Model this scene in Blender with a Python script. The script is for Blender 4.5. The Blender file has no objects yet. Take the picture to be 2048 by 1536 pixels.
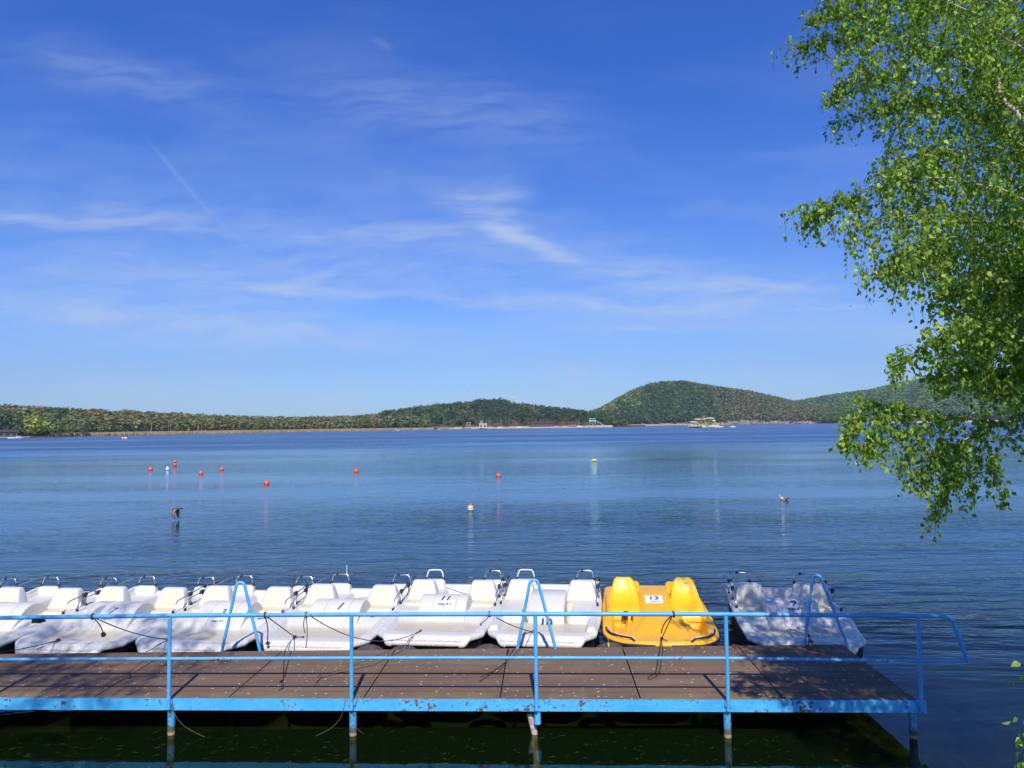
import bpy, math, random
import numpy as np
from mathutils import Matrix, Vector
R = math.radians
random.seed(7); rng = np.random.default_rng(7)
scene = bpy.context.scene
COL = scene.collection

# ---------------------------------------------------------------- camera
CAM_H = 3.36
FPX = 1500.0            # focal length in photo pixels (2048 wide)
cd = bpy.data.cameras.new('camera'); cam = bpy.data.objects.new('camera', cd); COL.objects.link(cam)
cd.sensor_width = 36.0; cd.lens = 36.0 * FPX / 2048.0; cd.clip_start = 0.1; cd.clip_end = 20000
CM = Matrix.Rotation(R(90 + 3.13), 4, 'X') @ Matrix.Rotation(R(-0.7), 4, 'Z')
CM.translation = Vector((0, 0, CAM_H))
cam.matrix_world = CM
scene.camera = cam
CR = CM.to_3x3()
# ---------------------------------------------------------------- sun, sky, exposure
SUN_EL, SUN_AZ = 46.0, 177.4          # behind the camera; azimuth clockwise from +Y
SUN_STRENGTH, SKY_STRENGTH = 5.0, 0.083
sd = bpy.data.lights.new('sun', 'SUN'); sd.energy = SUN_STRENGTH; sd.angle = R(0.53); sd.color = (1.0, 0.955, 0.87)
sun = bpy.data.objects.new('sun', sd); COL.objects.link(sun)
tosun = Vector((math.cos(R(SUN_EL)) * math.sin(R(SUN_AZ)), math.cos(R(SUN_EL)) * math.cos(R(SUN_AZ)), math.sin(R(SUN_EL))))
sun.rotation_euler = tosun.to_track_quat('Z', 'Y').to_euler(); sun.location = (0, -20, 30)
vs = scene.view_settings
vs.view_transform = 'Standard'; vs.look = 'None'; vs.gamma = 1.0; vs.exposure = 0.0; vs.use_curve_mapping = False

def ray(px, py):
    return (CR @ Vector(((px - 1024) / FPX, -(py - 768) / FPX, -1.0)))
def at_z(px, py, z):
    d = ray(px, py); t = (z - CAM_H) / d.z
    return Vector((d.x * t, d.y * t, z))
def at_y(px, py, Y):
    d = ray(px, py); t = Y / d.y
    return Vector((d.x * t, Y, CAM_H + d.z * t))
def horizon_y(px): return 849.8 + 0.0122 * (1024 - px)

# node helpers ----------------------------------------------------
class NT:
    def __init__(s, tree): s.t = tree; s.n = tree.nodes; s.l = tree.links
    def node(s, typ, **kw):
        n = s.n.new(typ)
        for k, v in kw.items(): setattr(n, k, v)
        return n
    def put(s, sock, v):
        if isinstance(v, bpy.types.NodeSocket): s.l.new(v, sock)
        elif v is not None:
            try: sock.default_value = v
            except Exception: sock.default_value = tuple(v) + (1.0,)
    def math(s, op, a, b=None, c=None, clamp=False):
        n = s.node('ShaderNodeMath', operation=op, use_clamp=clamp)
        s.put(n.inputs[0], a)
        if b is not None: s.put(n.inputs[1], b)
        if c is not None: s.put(n.inputs[2], c)
        return n.outputs[0]
    def mix(s, fac, a, b, blend='MIX'):
        n = s.node('ShaderNodeMix', data_type='RGBA', blend_type=blend, clamp_factor=True)
        s.put(n.inputs[0], fac); s.put(n.inputs[6], a if not isinstance(a, tuple) else (*a[:3], 1)); s.put(n.inputs[7], b if not isinstance(b, tuple) else (*b[:3], 1))
        return n.outputs[2]
    def smooth(s, v, lo, hi, a=0.0, b=1.0):
        n = s.node('ShaderNodeMapRange', interpolation_type='SMOOTHSTEP')
        s.put(n.inputs[0], v); s.put(n.inputs[1], lo); s.put(n.inputs[2], hi); s.put(n.inputs[3], a); s.put(n.inputs[4], b)
        return n.outputs[0]
    def noise(s, vec, scale=5, detail=3, rough=0.5, dist=0.0, out=0):
        n = s.node('ShaderNodeTexNoise')
        if vec is not None: s.put(n.inputs['Vector'], vec)
        s.put(n.inputs['Scale'], scale); s.put(n.inputs['Detail'], detail); s.put(n.inputs['Roughness'], rough); s.put(n.inputs['Distortion'], dist)
        return n.outputs[out]
    def mapping(s, vec, loc=(0, 0, 0), rot=(0, 0, 0), scale=(1, 1, 1)):
        n = s.node('ShaderNodeMapping'); s.put(n.inputs[0], vec)
        n.inputs[1].default_value = loc; n.inputs[2].default_value = rot; n.inputs[3].default_value = scale
        return n.outputs[0]

# world: Nishita sky + thin cirrus and one contrail, laid out by direction
w = bpy.data.worlds.new('World'); scene.world = w; w.use_nodes = True
T = NT(w.node_tree); T.n.clear()
sky = T.node('ShaderNodeTexSky', sky_type='NISHITA', sun_disc=False, sun_elevation=R(SUN_EL), sun_rotation=R(SUN_AZ), altitude=100.0, air_density=1.0, dust_density=0.35, ozone_density=3.0)
tc = T.node('ShaderNodeTexCoord')
sep = T.node('ShaderNodeSeparateXYZ'); T.l.new(tc.outputs['Generated'], sep.inputs[0])
ysafe = T.math('MAXIMUM', sep.outputs[1], 0.02)
U = T.math('DIVIDE', sep.outputs[0], ysafe); V = T.math('DIVIDE', sep.outputs[2], ysafe)
comb = T.node('ShaderNodeCombineXYZ'); T.put(comb.inputs[0], U); T.put(comb.inputs[1], V)
UV = comb.outputs[0]
wn = T.noise(T.mapping(UV, scale=(2.2, 6, 1)), 1.6, 3, 0.55, out=1)
vsub = T.node('ShaderNodeVectorMath', operation='SUBTRACT'); T.l.new(wn, vsub.inputs[0]); vsub.inputs[1].default_value = (0.5, 0.5, 0.5)
vsc = T.node('ShaderNodeVectorMath', operation='SCALE'); T.l.new(vsub.outputs[0], vsc.inputs[0]); vsc.inputs['Scale'].default_value = 0.07
vad = T.node('ShaderNodeVectorMath', operation='ADD'); T.l.new(UV, vad.inputs[0]); T.l.new(vsc.outputs[0], vad.inputs[1])
sepw = T.node('ShaderNodeSeparateXYZ'); T.l.new(vad.outputs[0], sepw.inputs[0])
def seg(p0, p1, wd, strength, warped=True):
    """soft streak between two sky directions given in tangent units"""
    def tg(p):
        d = ray(*p); return d.x / d.y, d.z / d.y
    (x0, y0), (x1, y1) = tg(p0), tg(p1)
    s = sepw if warped else None
    X = s.outputs[0] if s else U; Y = s.outputs[1] if s else V
    L = math.hypot(x1 - x0, y1 - y0); ux, uy = (x1 - x0) / L, (y1 - y0) / L
    dx = T.math('SUBTRACT', X, (x0 + x1) / 2); dy = T.math('SUBTRACT', Y, (y0 + y1) / 2)
    a = T.math('ADD', T.math('MULTIPLY', dx, ux), T.math('MULTIPLY', dy, uy))
    b = T.math('ADD', T.math('MULTIPLY', dx, -uy), T.math('MULTIPLY', dy, ux))
    a = T.math('DIVIDE', a, L * 0.5); b = T.math('DIVIDE', b, wd / FPX)
    a4 = T.math('POWER', T.math('ABSOLUTE', a), 3.0)
    e = T.math('ADD', a4, T.math('MULTIPLY', b, b))
    return T.math('MULTIPLY', T.math('EXPONENT', T.math('MULTIPLY', e, -1.0)), strength)
segs = [((-80, 415), (460, 452), 20, .58), ((-80, 400), (560, 420), 45, .22), ((560, 455), (1010, 490), 26, .5), ((865, 378), (1050, 378), 20, .62), ((900, 412), (1030, 420), 17, .55),
        ((915, 395), (1010, 470), 30, .35), ((945, 455), (1130, 514), 13, 1.0), ((980, 440), (1070, 490), 20, .5), ((-80, 625), (950, 695), 34, .5), ((-80, 580), (700, 660), 80, .28), ((820, 590), (1420, 618), 12, .5),
        ((1090, 515), (1520, 575), 22, .4), ((1290, 575), (1640, 572), 14, .55), ((1480, 600), (1640, 545), 8, .3), ((420, 572), (740, 590), 16, .5), ((480, 590), (720, 530), 13, .22),
        ((1100, 620), (1700, 640), 40, .35), ((1120, 660), (1400, 665), 8, .4), ((-80, 775), (700, 800), 30, .4), ((750, 85), (790, 112), 8, .08), ((1500, 635), (1770, 600), 4, .35), ((40, 110), (460, 190), 45, .22), ((600, 170), (1200, 280), 70, .2),
        ((1140, 738), (1180, 742), 5, .5), ((1760, 655), (1900, 660), 14, .4), ((100, 520), (1000, 560), 50, .35), ((900, 500), (1900, 640), 80, .25), ((400, 690), (1500, 740), 50, .18)]
tot = None
for s_ in segs:
    v = seg(*s_); tot = v if tot is None else T.math('ADD', tot, v)
fine = T.noise(T.mapping(vad.outputs[0], rot=(0, 0, R(-8)), scale=(3.0, 16, 1)), 3.2, 6, 0.62)
mod = T.smooth(fine, 0.28, 0.72, 0.3, 1.5)
broad = T.math('MULTIPLY', T.smooth(T.noise(T.mapping(vad.outputs[0], loc=(3, 1, 0), rot=(0, 0, R(-5)), scale=(1.0, 5.0, 1)), 1.9, 5, 0.6), 0.42, 0.8), T.smooth(V, 0.6, 0.05, 0.08, 0.42))
tot = T.math('ADD', T.math('MULTIPLY', tot, mod), broad)
con = T.math('ADD', seg((300, 285), (410, 415), 4.5, .15, False), seg((400, 405), (520, 520), 3.5, .09, False))
tot = T.math('ADD', tot, con)
tot = T.math('SUBTRACT', 1.0, T.math('EXPONENT', T.math('MULTIPLY', tot, -1.0)))
front = T.smooth(sep.outputs[1], 0.02, 0.15)
cl = T.math('MULTIPLY', T.math('MULTIPLY', tot, front), 0.80)
# saturate the clear sky the way a clear spring day reads
elev = T.math('MAXIMUM', sep.outputs[2], 0.0)
tint = T.mix(T.smooth(elev, 0.0, 0.50), (0.76, 1.14, 1.82), (0.22, 0.78, 1.97))
skyc = T.mix(1.0, sky.outputs[0], tint, 'MULTIPLY')
skyc = T.mix(cl, skyc, (7.4, 8.6, 10.6))
bg = T.node('ShaderNodeBackground'); T.put(bg.inputs[0], skyc); bg.inputs[1].default_value = SKY_STRENGTH
wo = T.node('ShaderNodeOutputWorld'); T.l.new(bg.outputs[0], wo.inputs[0])

# ---------------------------------------------------------------- object helpers
def tag(o, label=None, cat=None, group=None, kind=None):
    if label: o['label'] = label
    if cat: o['category'] = cat
    if group: o['group'] = group
    if kind: o['kind'] = kind
    return o
def empty(name, loc=(0, 0, 0), rz=0.0, label=None, cat=None, group=None):
    o = bpy.data.objects.new(name, None); COL.objects.link(o); o.location = loc; o.rotation_euler = (0, 0, rz)
    o.empty_display_size = 0.2
    return tag(o, label, cat, group)
class MB:
    def __init__(s): s.v = []; s.f = []; s.c = 0; s.mi = []; s.m = 0
    def add(s, V, F):
        V = np.asarray(V, float).reshape(-1, 3)
        s.v.append(V)
        for f in F: s.f.append(tuple(int(i) + s.c for i in f)); s.mi.append(s.m)
        s.c += len(V)
    def box(s, c, d, rz=0.0, M=None):
        x, y, z = d[0] / 2, d[1] / 2, d[2] / 2
        V = np.array([(i, j, k) for k in (-z, z) for j in (-y, y) for i in (-x, x)])
        if rz:
            ca, sa = math.cos(rz), math.sin(rz); V = np.c_[V[:, 0] * ca - V[:, 1] * sa, V[:, 0] * sa + V[:, 1] * ca, V[:, 2]]
        V = V + np.array(c)
        s.add(V, [(0, 2, 3, 1), (4, 5, 7, 6), (0, 1, 5, 4), (2, 6, 7, 3), (0, 4, 6, 2), (1, 3, 7, 5)])
    def tube(s, pts, r, n=8, caps=True):
        P = [Vector(p) for p in pts]; k = len(P)
        rr = r if hasattr(r, '__len__') else [r] * k
        tn = []
        for i in range(k):
            a = P[max(0, i - 1)]; b = P[min(k - 1, i + 1)]; d = (b - a)
            tn.append(d.normalized() if d.length > 1e-9 else Vector((0, 0, 1)))
        ref = Vector((0, 0, 1)) if abs(tn[0].z) < .9 else Vector((1, 0, 0))
        u = tn[0].cross(ref).normalized(); V = []
        for i in range(k):
            u = (u - tn[i] * u.dot(tn[i])).normalized(); w_ = tn[i].cross(u)
            for j in range(n):
                a = 2 * math.pi * j / n
                V.append(P[i] + (u * math.cos(a) + w_ * math.sin(a)) * rr[i])
        F = [(i * n + j, i * n + (j + 1) % n, (i + 1) * n + (j + 1) % n, (i + 1) * n + j) for i in range(k - 1) for j in range(n)]
        if caps: F.append(tuple(range(n))[::-1]); F.append(tuple((k - 1) * n + j for j in range(n)))
        s.add([tuple(v) for v in V], F)
    def loft(s, rings, caps=True):
        n = len(rings[0]); V = [p for r in rings for p in r]
        F = [(i * n + j, i * n + (j + 1) % n, (i + 1) * n + (j + 1) % n, (i + 1) * n + j) for i in range(len(rings) - 1) for j in range(n)]
        if caps: F.append(tuple(range(n))[::-1]); F.append(tuple((len(rings) - 1) * n + j for j in range(n)))
        s.add(V, F)
    def lathe(s, prof, c=(0, 0, 0), n=16):
        rings = [[(c[0] + r * math.cos(2 * math.pi * j / n), c[1] + r * math.sin(2 * math.pi * j / n), c[2] + z) for j in range(n)] for r, z in prof]
        s.loft(rings)
    def blob(s, c, rad, n=10, m=7, jit=0.0):
        rings = []
        for i in range(m):
            t = math.pi * (i + .5) / m
            rings.append([(c[0] + rad[0] * math.sin(t) * math.cos(2 * math.pi * j / n) * (1 + random.uniform(-jit, jit)),
                           c[1] + rad[1] * math.sin(t) * math.sin(2 * math.pi * j / n) * (1 + random.uniform(-jit, jit)),
                           c[2] - rad[2] * math.cos(t)) for j in range(n)])
        s.loft(rings)
    def build(s, name, mats, parent=None, smooth=False, angle=None, attr=None):
        me = bpy.data.meshes.new(name)
        V = np.concatenate(s.v) if s.v else np.zeros((0, 3))
        me.from_pydata(V.tolist(), [], s.f)
        mats = mats if isinstance(mats, (list, tuple)) else [mats]
        for m in mats: me.materials.append(m)
        if len(mats) > 1: me.polygons.foreach_set('material_index', s.mi)
        if smooth or angle:
            me.polygons.foreach_set('use_smooth', [True] * len(me.polygons))
            if angle: me.set_sharp_from_angle(angle=R(angle))
        me.validate(); me.update()
        o = bpy.data.objects.new(name, me); COL.objects.link(o)
        if parent: o.parent = parent
        return o
    def each(s, name, mats, parent=None, **kw):
        """every separately added shape becomes an object of its own"""
        out = []; base = 0; fi = 0
        for V in s.v:
            m = MB(); F = []
            while fi < len(s.f) and max(s.f[fi]) < base + len(V): F.append(tuple(i - base for i in s.f[fi])); fi += 1
            m.add(V, F); out.append(m.build(name, mats, parent, **kw)); base += len(V)
        return out
def np_mesh(name, V, F, mat, parent=None, smooth=False, cols=None):
    """fast mesh from arrays; F (n,k) of one face size; cols = per-vertex colour"""
    me = bpy.data.meshes.new(name); V = np.ascontiguousarray(V, np.float32); F = np.ascontiguousarray(F, np.int32)
    n, k = F.shape
    me.vertices.add(len(V)); me.vertices.foreach_set('co', V.ravel())
    me.loops.add(n * k); me.loops.foreach_set('vertex_index', F.ravel())
    me.polygons.add(n); me.polygons.foreach_set('loop_start', np.arange(0, n * k, k, dtype=np.int32))
    try: me.polygons.foreach_set('loop_total', np.full(n, k, np.int32))
    except Exception: pass
    if smooth: me.polygons.foreach_set('use_smooth', [True] * n)
    me.update(calc_edges=True)
    if cols is not None:
        a = me.color_attributes.new('Col', 'FLOAT_COLOR', 'POINT')
        c = np.ones((len(V), 4), np.float32); c[:, :3] = cols; a.data.foreach_set('color', c.ravel())
    me.materials.append(mat)
    o = bpy.data.objects.new(name, me); COL.objects.link(o)
    if parent: o.parent = parent
    return o
def copy_tree(o, parent=None):
    c = o.copy(); COL.objects.link(c)
    if parent: c.parent = parent
    for ch in list(o.children): copy_tree(ch, c)
    return c

# ---------------------------------------------------------------- materials
def mat(name):
    m = bpy.data.materials.new(name); m.use_nodes = True
    t = NT(m.node_tree); b = t.n['Principled BSDF']
    return m, t, b
def simple(name, col, rough=0.5, metal=0.0, var=0.15, scale=8.0, bump=0.0, spec=0.5):
    m, t, b = mat(name)
    g = t.node('ShaderNodeTexCoord').outputs['Object']
    n = t.noise(g, scale, 4, 0.6)
    c = t.mix(t.smooth(n, 0.3, 0.7), tuple(x * (1 - var) for x in col), tuple(min(1, x * (1 + var)) for x in col))
    t.put(b.inputs['Base Color'], c); b.inputs['Roughness'].default_value = rough; b.inputs['Metallic'].default_value = metal
    b.inputs['Specular IOR Level'].default_value = spec
    if bump:
        bn = t.node('ShaderNodeBump'); bn.inputs[0].default_value = bump; bn.inputs[1].default_value = 0.01
        t.put(bn.inputs['Height'], n); t.put(b.inputs['Normal'], bn.outputs[0])
    return m
def paint_rust(name, col, rust_lo=0.64, rough=0.42):
    """old oil paint, chalky, chipped to rust in patches"""
    m, t, b = mat(name)
    g = t.node('ShaderNodeTexCoord').outputs['Object']
    n1 = t.noise(g, 2.2, 5, 0.6); n2 = t.noise(g, 26, 6, 0.7); n3 = t.noise(t.mapping(g, scale=(2, 2, 7)), 5, 5, 0.65)
    c = t.mix(t.smooth(n1, 0.35, 0.7), col, tuple(min(1, x * 1.25 + 0.02) for x in col))
    c = t.mix(t.math('MULTIPLY', t.smooth(n3, 0.52, 0.7), 0.35), c, (0.36, 0.52, 0.5))
    r = t.smooth(t.math('ADD', t.math('MULTIPLY', n2, 0.55), t.math('MULTIPLY', n1, 0.45)), rust_lo - .06, rust_lo, 0, 1)
    rc = t.mix(t.smooth(n2, 0.4, 0.7), (0.035, 0.022, 0.016), (0.16, 0.075, 0.03))
    t.put(b.inputs['Base Color'], t.mix(r, c, rc))
    t.put(b.inputs['Roughness'], t.smooth(r, 0, 1, rough, 0.9))
    bn = t.node('ShaderNodeBump'); bn.inputs[0].default_value = 0.35; bn.inputs[1].default_value = 0.003
    t.put(bn.inputs['Height'], t.math('SUBTRACT', n2, r)); t.put(b.inputs['Normal'], bn.outputs[0])
    return m
BLUE = (0.075, 0.355, 0.66)
M_RAIL = paint_rust('blue_rail_paint', BLUE, 0.63)
M_BEAM = paint_rust('blue_beam_paint', (0.05, 0.38, 0.70), 0.60, 0.55)
M_PILE = None
def pile_mat():
    m, t, b = mat('pile_paint')
    g = t.node('ShaderNodeNewGeometry').outputs['Position']
    s_ = t.node('ShaderNodeSeparateXYZ'); t.put(s_.inputs[0], g)
    n2 = t.noise(g, 30, 5, 0.7); n1 = t.noise(g, 9, 3)
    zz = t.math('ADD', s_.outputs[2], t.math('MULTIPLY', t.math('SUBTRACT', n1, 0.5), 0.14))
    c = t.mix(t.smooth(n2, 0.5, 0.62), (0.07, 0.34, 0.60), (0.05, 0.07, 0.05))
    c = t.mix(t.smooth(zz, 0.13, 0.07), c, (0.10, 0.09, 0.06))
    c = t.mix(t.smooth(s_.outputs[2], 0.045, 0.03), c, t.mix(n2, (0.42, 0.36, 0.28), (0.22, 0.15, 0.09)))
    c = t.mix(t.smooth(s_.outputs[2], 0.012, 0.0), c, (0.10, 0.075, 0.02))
    t.put(b.inputs['Base Color'], c); b.inputs['Roughness'].default_value = 0.7
    return m
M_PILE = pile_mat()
M_OLDPILE = simple('old_bare_pile', (0.42, 0.36, 0.30), 0.8, 0, 0.45, 18, 0.4)

def deck_mat():
    m, t, b = mat('deck_panel')
    g = t.node('ShaderNodeTexCoord').outputs['Object']
    s_ = t.node('ShaderNodeSeparateXYZ'); t.put(s_.inputs[0], g)
    # eight boards per panel depth: faint differences of tone and grain along the board
    bw = 0.233
    bi = t.math('FLOOR', t.math('DIVIDE', s_.outputs[1], bw)); bf = t.math('FRACT', t.math('DIVIDE', s_.outputs[1], bw))
    pi_ = t.math('FLOOR', t.math('DIVIDE', s_.outputs[0], 1.48))
    cb = t.node('ShaderNodeCombineXYZ'); t.put(cb.inputs[0], pi_); t.put(cb.inputs[1], bi)
    wn_ = t.node('ShaderNodeTexWhiteNoise', noise_dimensions='2D'); t.put(wn_.inputs['Vector'], cb.outputs[0])
    grain = t.noise(t.mapping(g, scale=(1.5, 30, 1)), 3, 5, 0.6)
    patch = t.noise(t.mapping(g, scale=(.8, 2.2, 1)), 1.3, 5, 0.62)
    c = t.mix(t.smooth(grain, 0.25, 0.75), (0.165, 0.106, 0.070), (0.255, 0.170, 0.114))
    c = t.mix(t.math('MULTIPLY', wn_.outputs['Value'], 0.55), c, (0.125, 0.082, 0.066))
    c = t.mix(t.math('MULTIPLY', t.smooth(patch, 0.5, 0.75), 0.35), c, (0.30, 0.225, 0.19))
    c = t.mix(t.math('MULTIPLY', t.smooth(patch, 0.42, 0.25), 0.4), c, (0.11, 0.072, 0.055))
    # lichen-green tone near the front edge
    fr = t.math('MULTIPLY', t.smooth(s_.outputs[1], 0.35, 0.02), t.smooth(t.noise(g, 3.0, 4), 0.42, 0.6))
    c = t.mix(t.math('MULTIPLY', fr, 0.5), c, (0.22, 0.19, 0.09))
    # joints between boards
    j = t.math('MINIMUM', bf, t.math('SUBTRACT', 1.0, bf)); jm = t.smooth(j, 0.016, 0.034, 0.75, 0)
    c = t.mix(t.math('MULTIPLY', jm, 0.75), c, (0.05, 0.034, 0.028))
    # fallen catkin scales and bird lime
    vo = t.node('ShaderNodeTexVoronoi', voronoi_dimensions='2D'); t.put(vo.inputs['Vector'], t.mapping(g, scale=(1, 1.6, 1))); vo.inputs['Scale'].default_value = 8
    cn = t.noise(g, 2.4, 2)
    sp = t.math('MULTIPLY', t.smooth(vo.outputs['Distance'], 0.12, 0.085), t.smooth(cn, 0.40, 0.5))
    sc = t.node('ShaderNodeSeparateColor'); t.put(sc.inputs[0], vo.outputs['Color'])
    sp = t.math('MULTIPLY', sp, t.smooth(sc.outputs[0], 0.55, 0.6))
    c = t.mix(sp, c, t.mix(sc.outputs[1], (0.80, 0.74, 0.62), (0.10, 0.06, 0.04)))
    t.put(b.inputs['Base Color'], c); b.inputs['Roughness'].default_value = 0.8; b.inputs['Specular IOR Level'].default_value = 0.04
    bn = t.node('ShaderNodeBump'); bn.inputs[0].default_value = 0.5; bn.inputs[1].default_value = 0.004
    t.put(bn.inputs['Height'], t.math('ADD', grain, t.math('MULTIPLY', jm, -2.0))); t.put(b.inputs['Normal'], bn.outputs[0])
    return m
M_DECK = deck_mat()
M_DARK = simple('dark_steel', (0.02, 0.02, 0.022), 0.6, 0, 0.3)
def gel_mat(name, col, dirt=(0.50, 0.43, 0.28), dirt_z=(0.40, 0.34), warm=(1, .96, .86), rough=0.34, amount=0.8):
    """moulded fibreglass gelcoat: chalky, dirt collected in the low wells, dark scuffed lower edge"""
    m, t, b = mat(name)
    g = t.node('ShaderNodeTexCoord').outputs['Object']
    s_ = t.node('ShaderNodeSeparateXYZ'); t.put(s_.inputs[0], g)
    oi = t.node('ShaderNodeObjectInfo'); ad = t.node('ShaderNodeVectorMath', operation='ADD'); t.put(ad.inputs[0], g); cb = t.node('ShaderNodeCombineXYZ'); t.put(cb.inputs[0], t.math('MULTIPLY', oi.outputs['Random'], 37.0)); t.l.new(cb.outputs[0], ad.inputs[1]); g = ad.outputs[0]
    n = t.noise(g, 3.2, 6, 0.62); n2 = t.noise(g, 22, 5, 0.65); n3 = t.noise(t.mapping(g, scale=(1, 5, 1)), 4, 5, 0.7)
    c = t.mix(t.smooth(n, 0.3, 0.7), col, tuple(x * k for x, k in zip(col, warm)))
    c = t.mix(t.math('MULTIPLY', t.smooth(n3, 0.52, 0.8), 0.22), c, tuple(x * .8 for x in dirt))
    nz = t.node('ShaderNodeNewGeometry'); sn = t.node('ShaderNodeSeparateXYZ'); t.put(sn.inputs[0], nz.outputs['Normal'])
    up = t.smooth(sn.outputs[2], 0.75, 0.97)
    zz = t.math('ADD', s_.outputs[2], t.math('MULTIPLY', t.math('SUBTRACT', n, 0.5), 0.10))
    low = t.math('MULTIPLY', t.smooth(zz, dirt_z[0], dirt_z[1]), up)
    low = t.math('MULTIPLY', low, t.smooth(n2, 0.25, 0.6, 0.35, 1.0))
    c = t.mix(t.math('MULTIPLY', low, amount), c, dirt)
    sc = t.smooth(n2, 0.67, 0.72); c = t.mix(t.math('MULTIPLY', sc, 0.45), c, (0.30, 0.25, 0.2))
    lip = t.math('MULTIPLY', t.smooth(s_.outputs[1], 0.34, 0.22), t.smooth(s_.outputs[2], 0.43, 0.38)); lip = t.math('MULTIPLY', lip, t.smooth(t.noise(g, 34, 4, .7), 0.52, 0.62))
    c = t.mix(t.math('MULTIPLY', lip, 0.4), c, (0.22, 0.18, 0.13))
    strk = t.smooth(t.noise(t.mapping(g, scale=(9, 1.2, 1)), 2.0, 5, .7), 0.56, 0.70); c = t.mix(t.math('MULTIPLY', strk, 0.14), c, tuple(x * .75 for x in dirt))
    t.put(b.inputs['Base Color'], c); t.put(b.inputs['Roughness'], t.smooth(n, 0.3, 0.7, rough, rough + .18))
    bn = t.node('ShaderNodeBump'); bn.inputs[0].default_value = 0.25; bn.inputs[1].default_value = 0.004
    t.put(bn.inputs['Height'], t.math('ADD', n, t.math('MULTIPLY', n2, .3))); t.put(b.inputs['Normal'], bn.outputs[0])
    return m
M_WHITE = gel_mat('white_gelcoat', (0.64, 0.63, 0.605), dirt=(0.50, 0.425, 0.29), amount=.85)
M_SEAT = gel_mat('cream_seat_gelcoat', (0.68, 0.615, 0.49), rough=0.4, dirt_z=(-5, -6))
M_YEL = gel_mat('yellow_gelcoat', (0.90, 0.43, 0.012), dirt=(0.55, 0.22, 0.01), dirt_z=(0.36, 0.30), warm=(1, 1.05, 1.2), rough=0.3, amount=.5)
M_YSEAT = gel_mat('yellow_seat_plastic', (0.92, 0.50, 0.01), dirt=(0.6, 0.28, 0.01), dirt_z=(-5, -6), warm=(1, 1.02, 1.1), rough=0.26)
M_HULLDARK = simple('dark_hull_bottom', (0.025, 0.025, 0.028), 0.6, 0, 0.4, 10)
M_RUBBER = simple('black_rubber', (0.018, 0.018, 0.02), 0.65, 0, 0.4, 14, 0.2)
M_TYRE = simple('worn_tyre', (0.055, 0.052, 0.05), 0.85, 0, 0.4, 20, 0.4)
M_CHROME = simple('dull_steel_tube', (0.62, 0.62, 0.62), 0.28, 1.0, 0.1)
M_WTUBE = simple('white_tube', (0.75, 0.75, 0.74), 0.4, 0, 0.1)
M_NAVY = simple('navy_lettering', (0.012, 0.035, 0.22), 0.5, 0, 0.1)
M_STICK = simple('white_sticker', (0.80, 0.80, 0.80), 0.4, 0, 0.05)
M_ROPE = simple('dark_rope', (0.045, 0.038, 0.035), 0.9, 0, 0.3, 60)
M_ROPEL = simple('faded_rope', (0.16, 0.12, 0.09), 0.9, 0, 0.3, 60)
M_ROPER = simple('red_rope', (0.22, 0.05, 0.035), 0.9, 0, 0.3, 60)
M_COIL = simple('straw_rope', (0.36, 0.29, 0.17), 0.9, 0, 0.3, 60)
M_ORANGE = simple('orange_buoy_plastic', (0.80, 0.13, 0.03), 0.35, 0, 0.15, 5)
M_YBUOY = simple('yellow_float_plastic', (0.80, 0.75, 0.08), 0.4, 0, 0.1)
M_WBUOY = simple('white_buoy_plastic', (0.75, 0.75, 0.74), 0.4, 0, 0.1)
M_CBUOY = simple('faded_buoy_plastic', (0.78, 0.45, 0.22), 0.5, 0, 0.3, 12)

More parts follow.
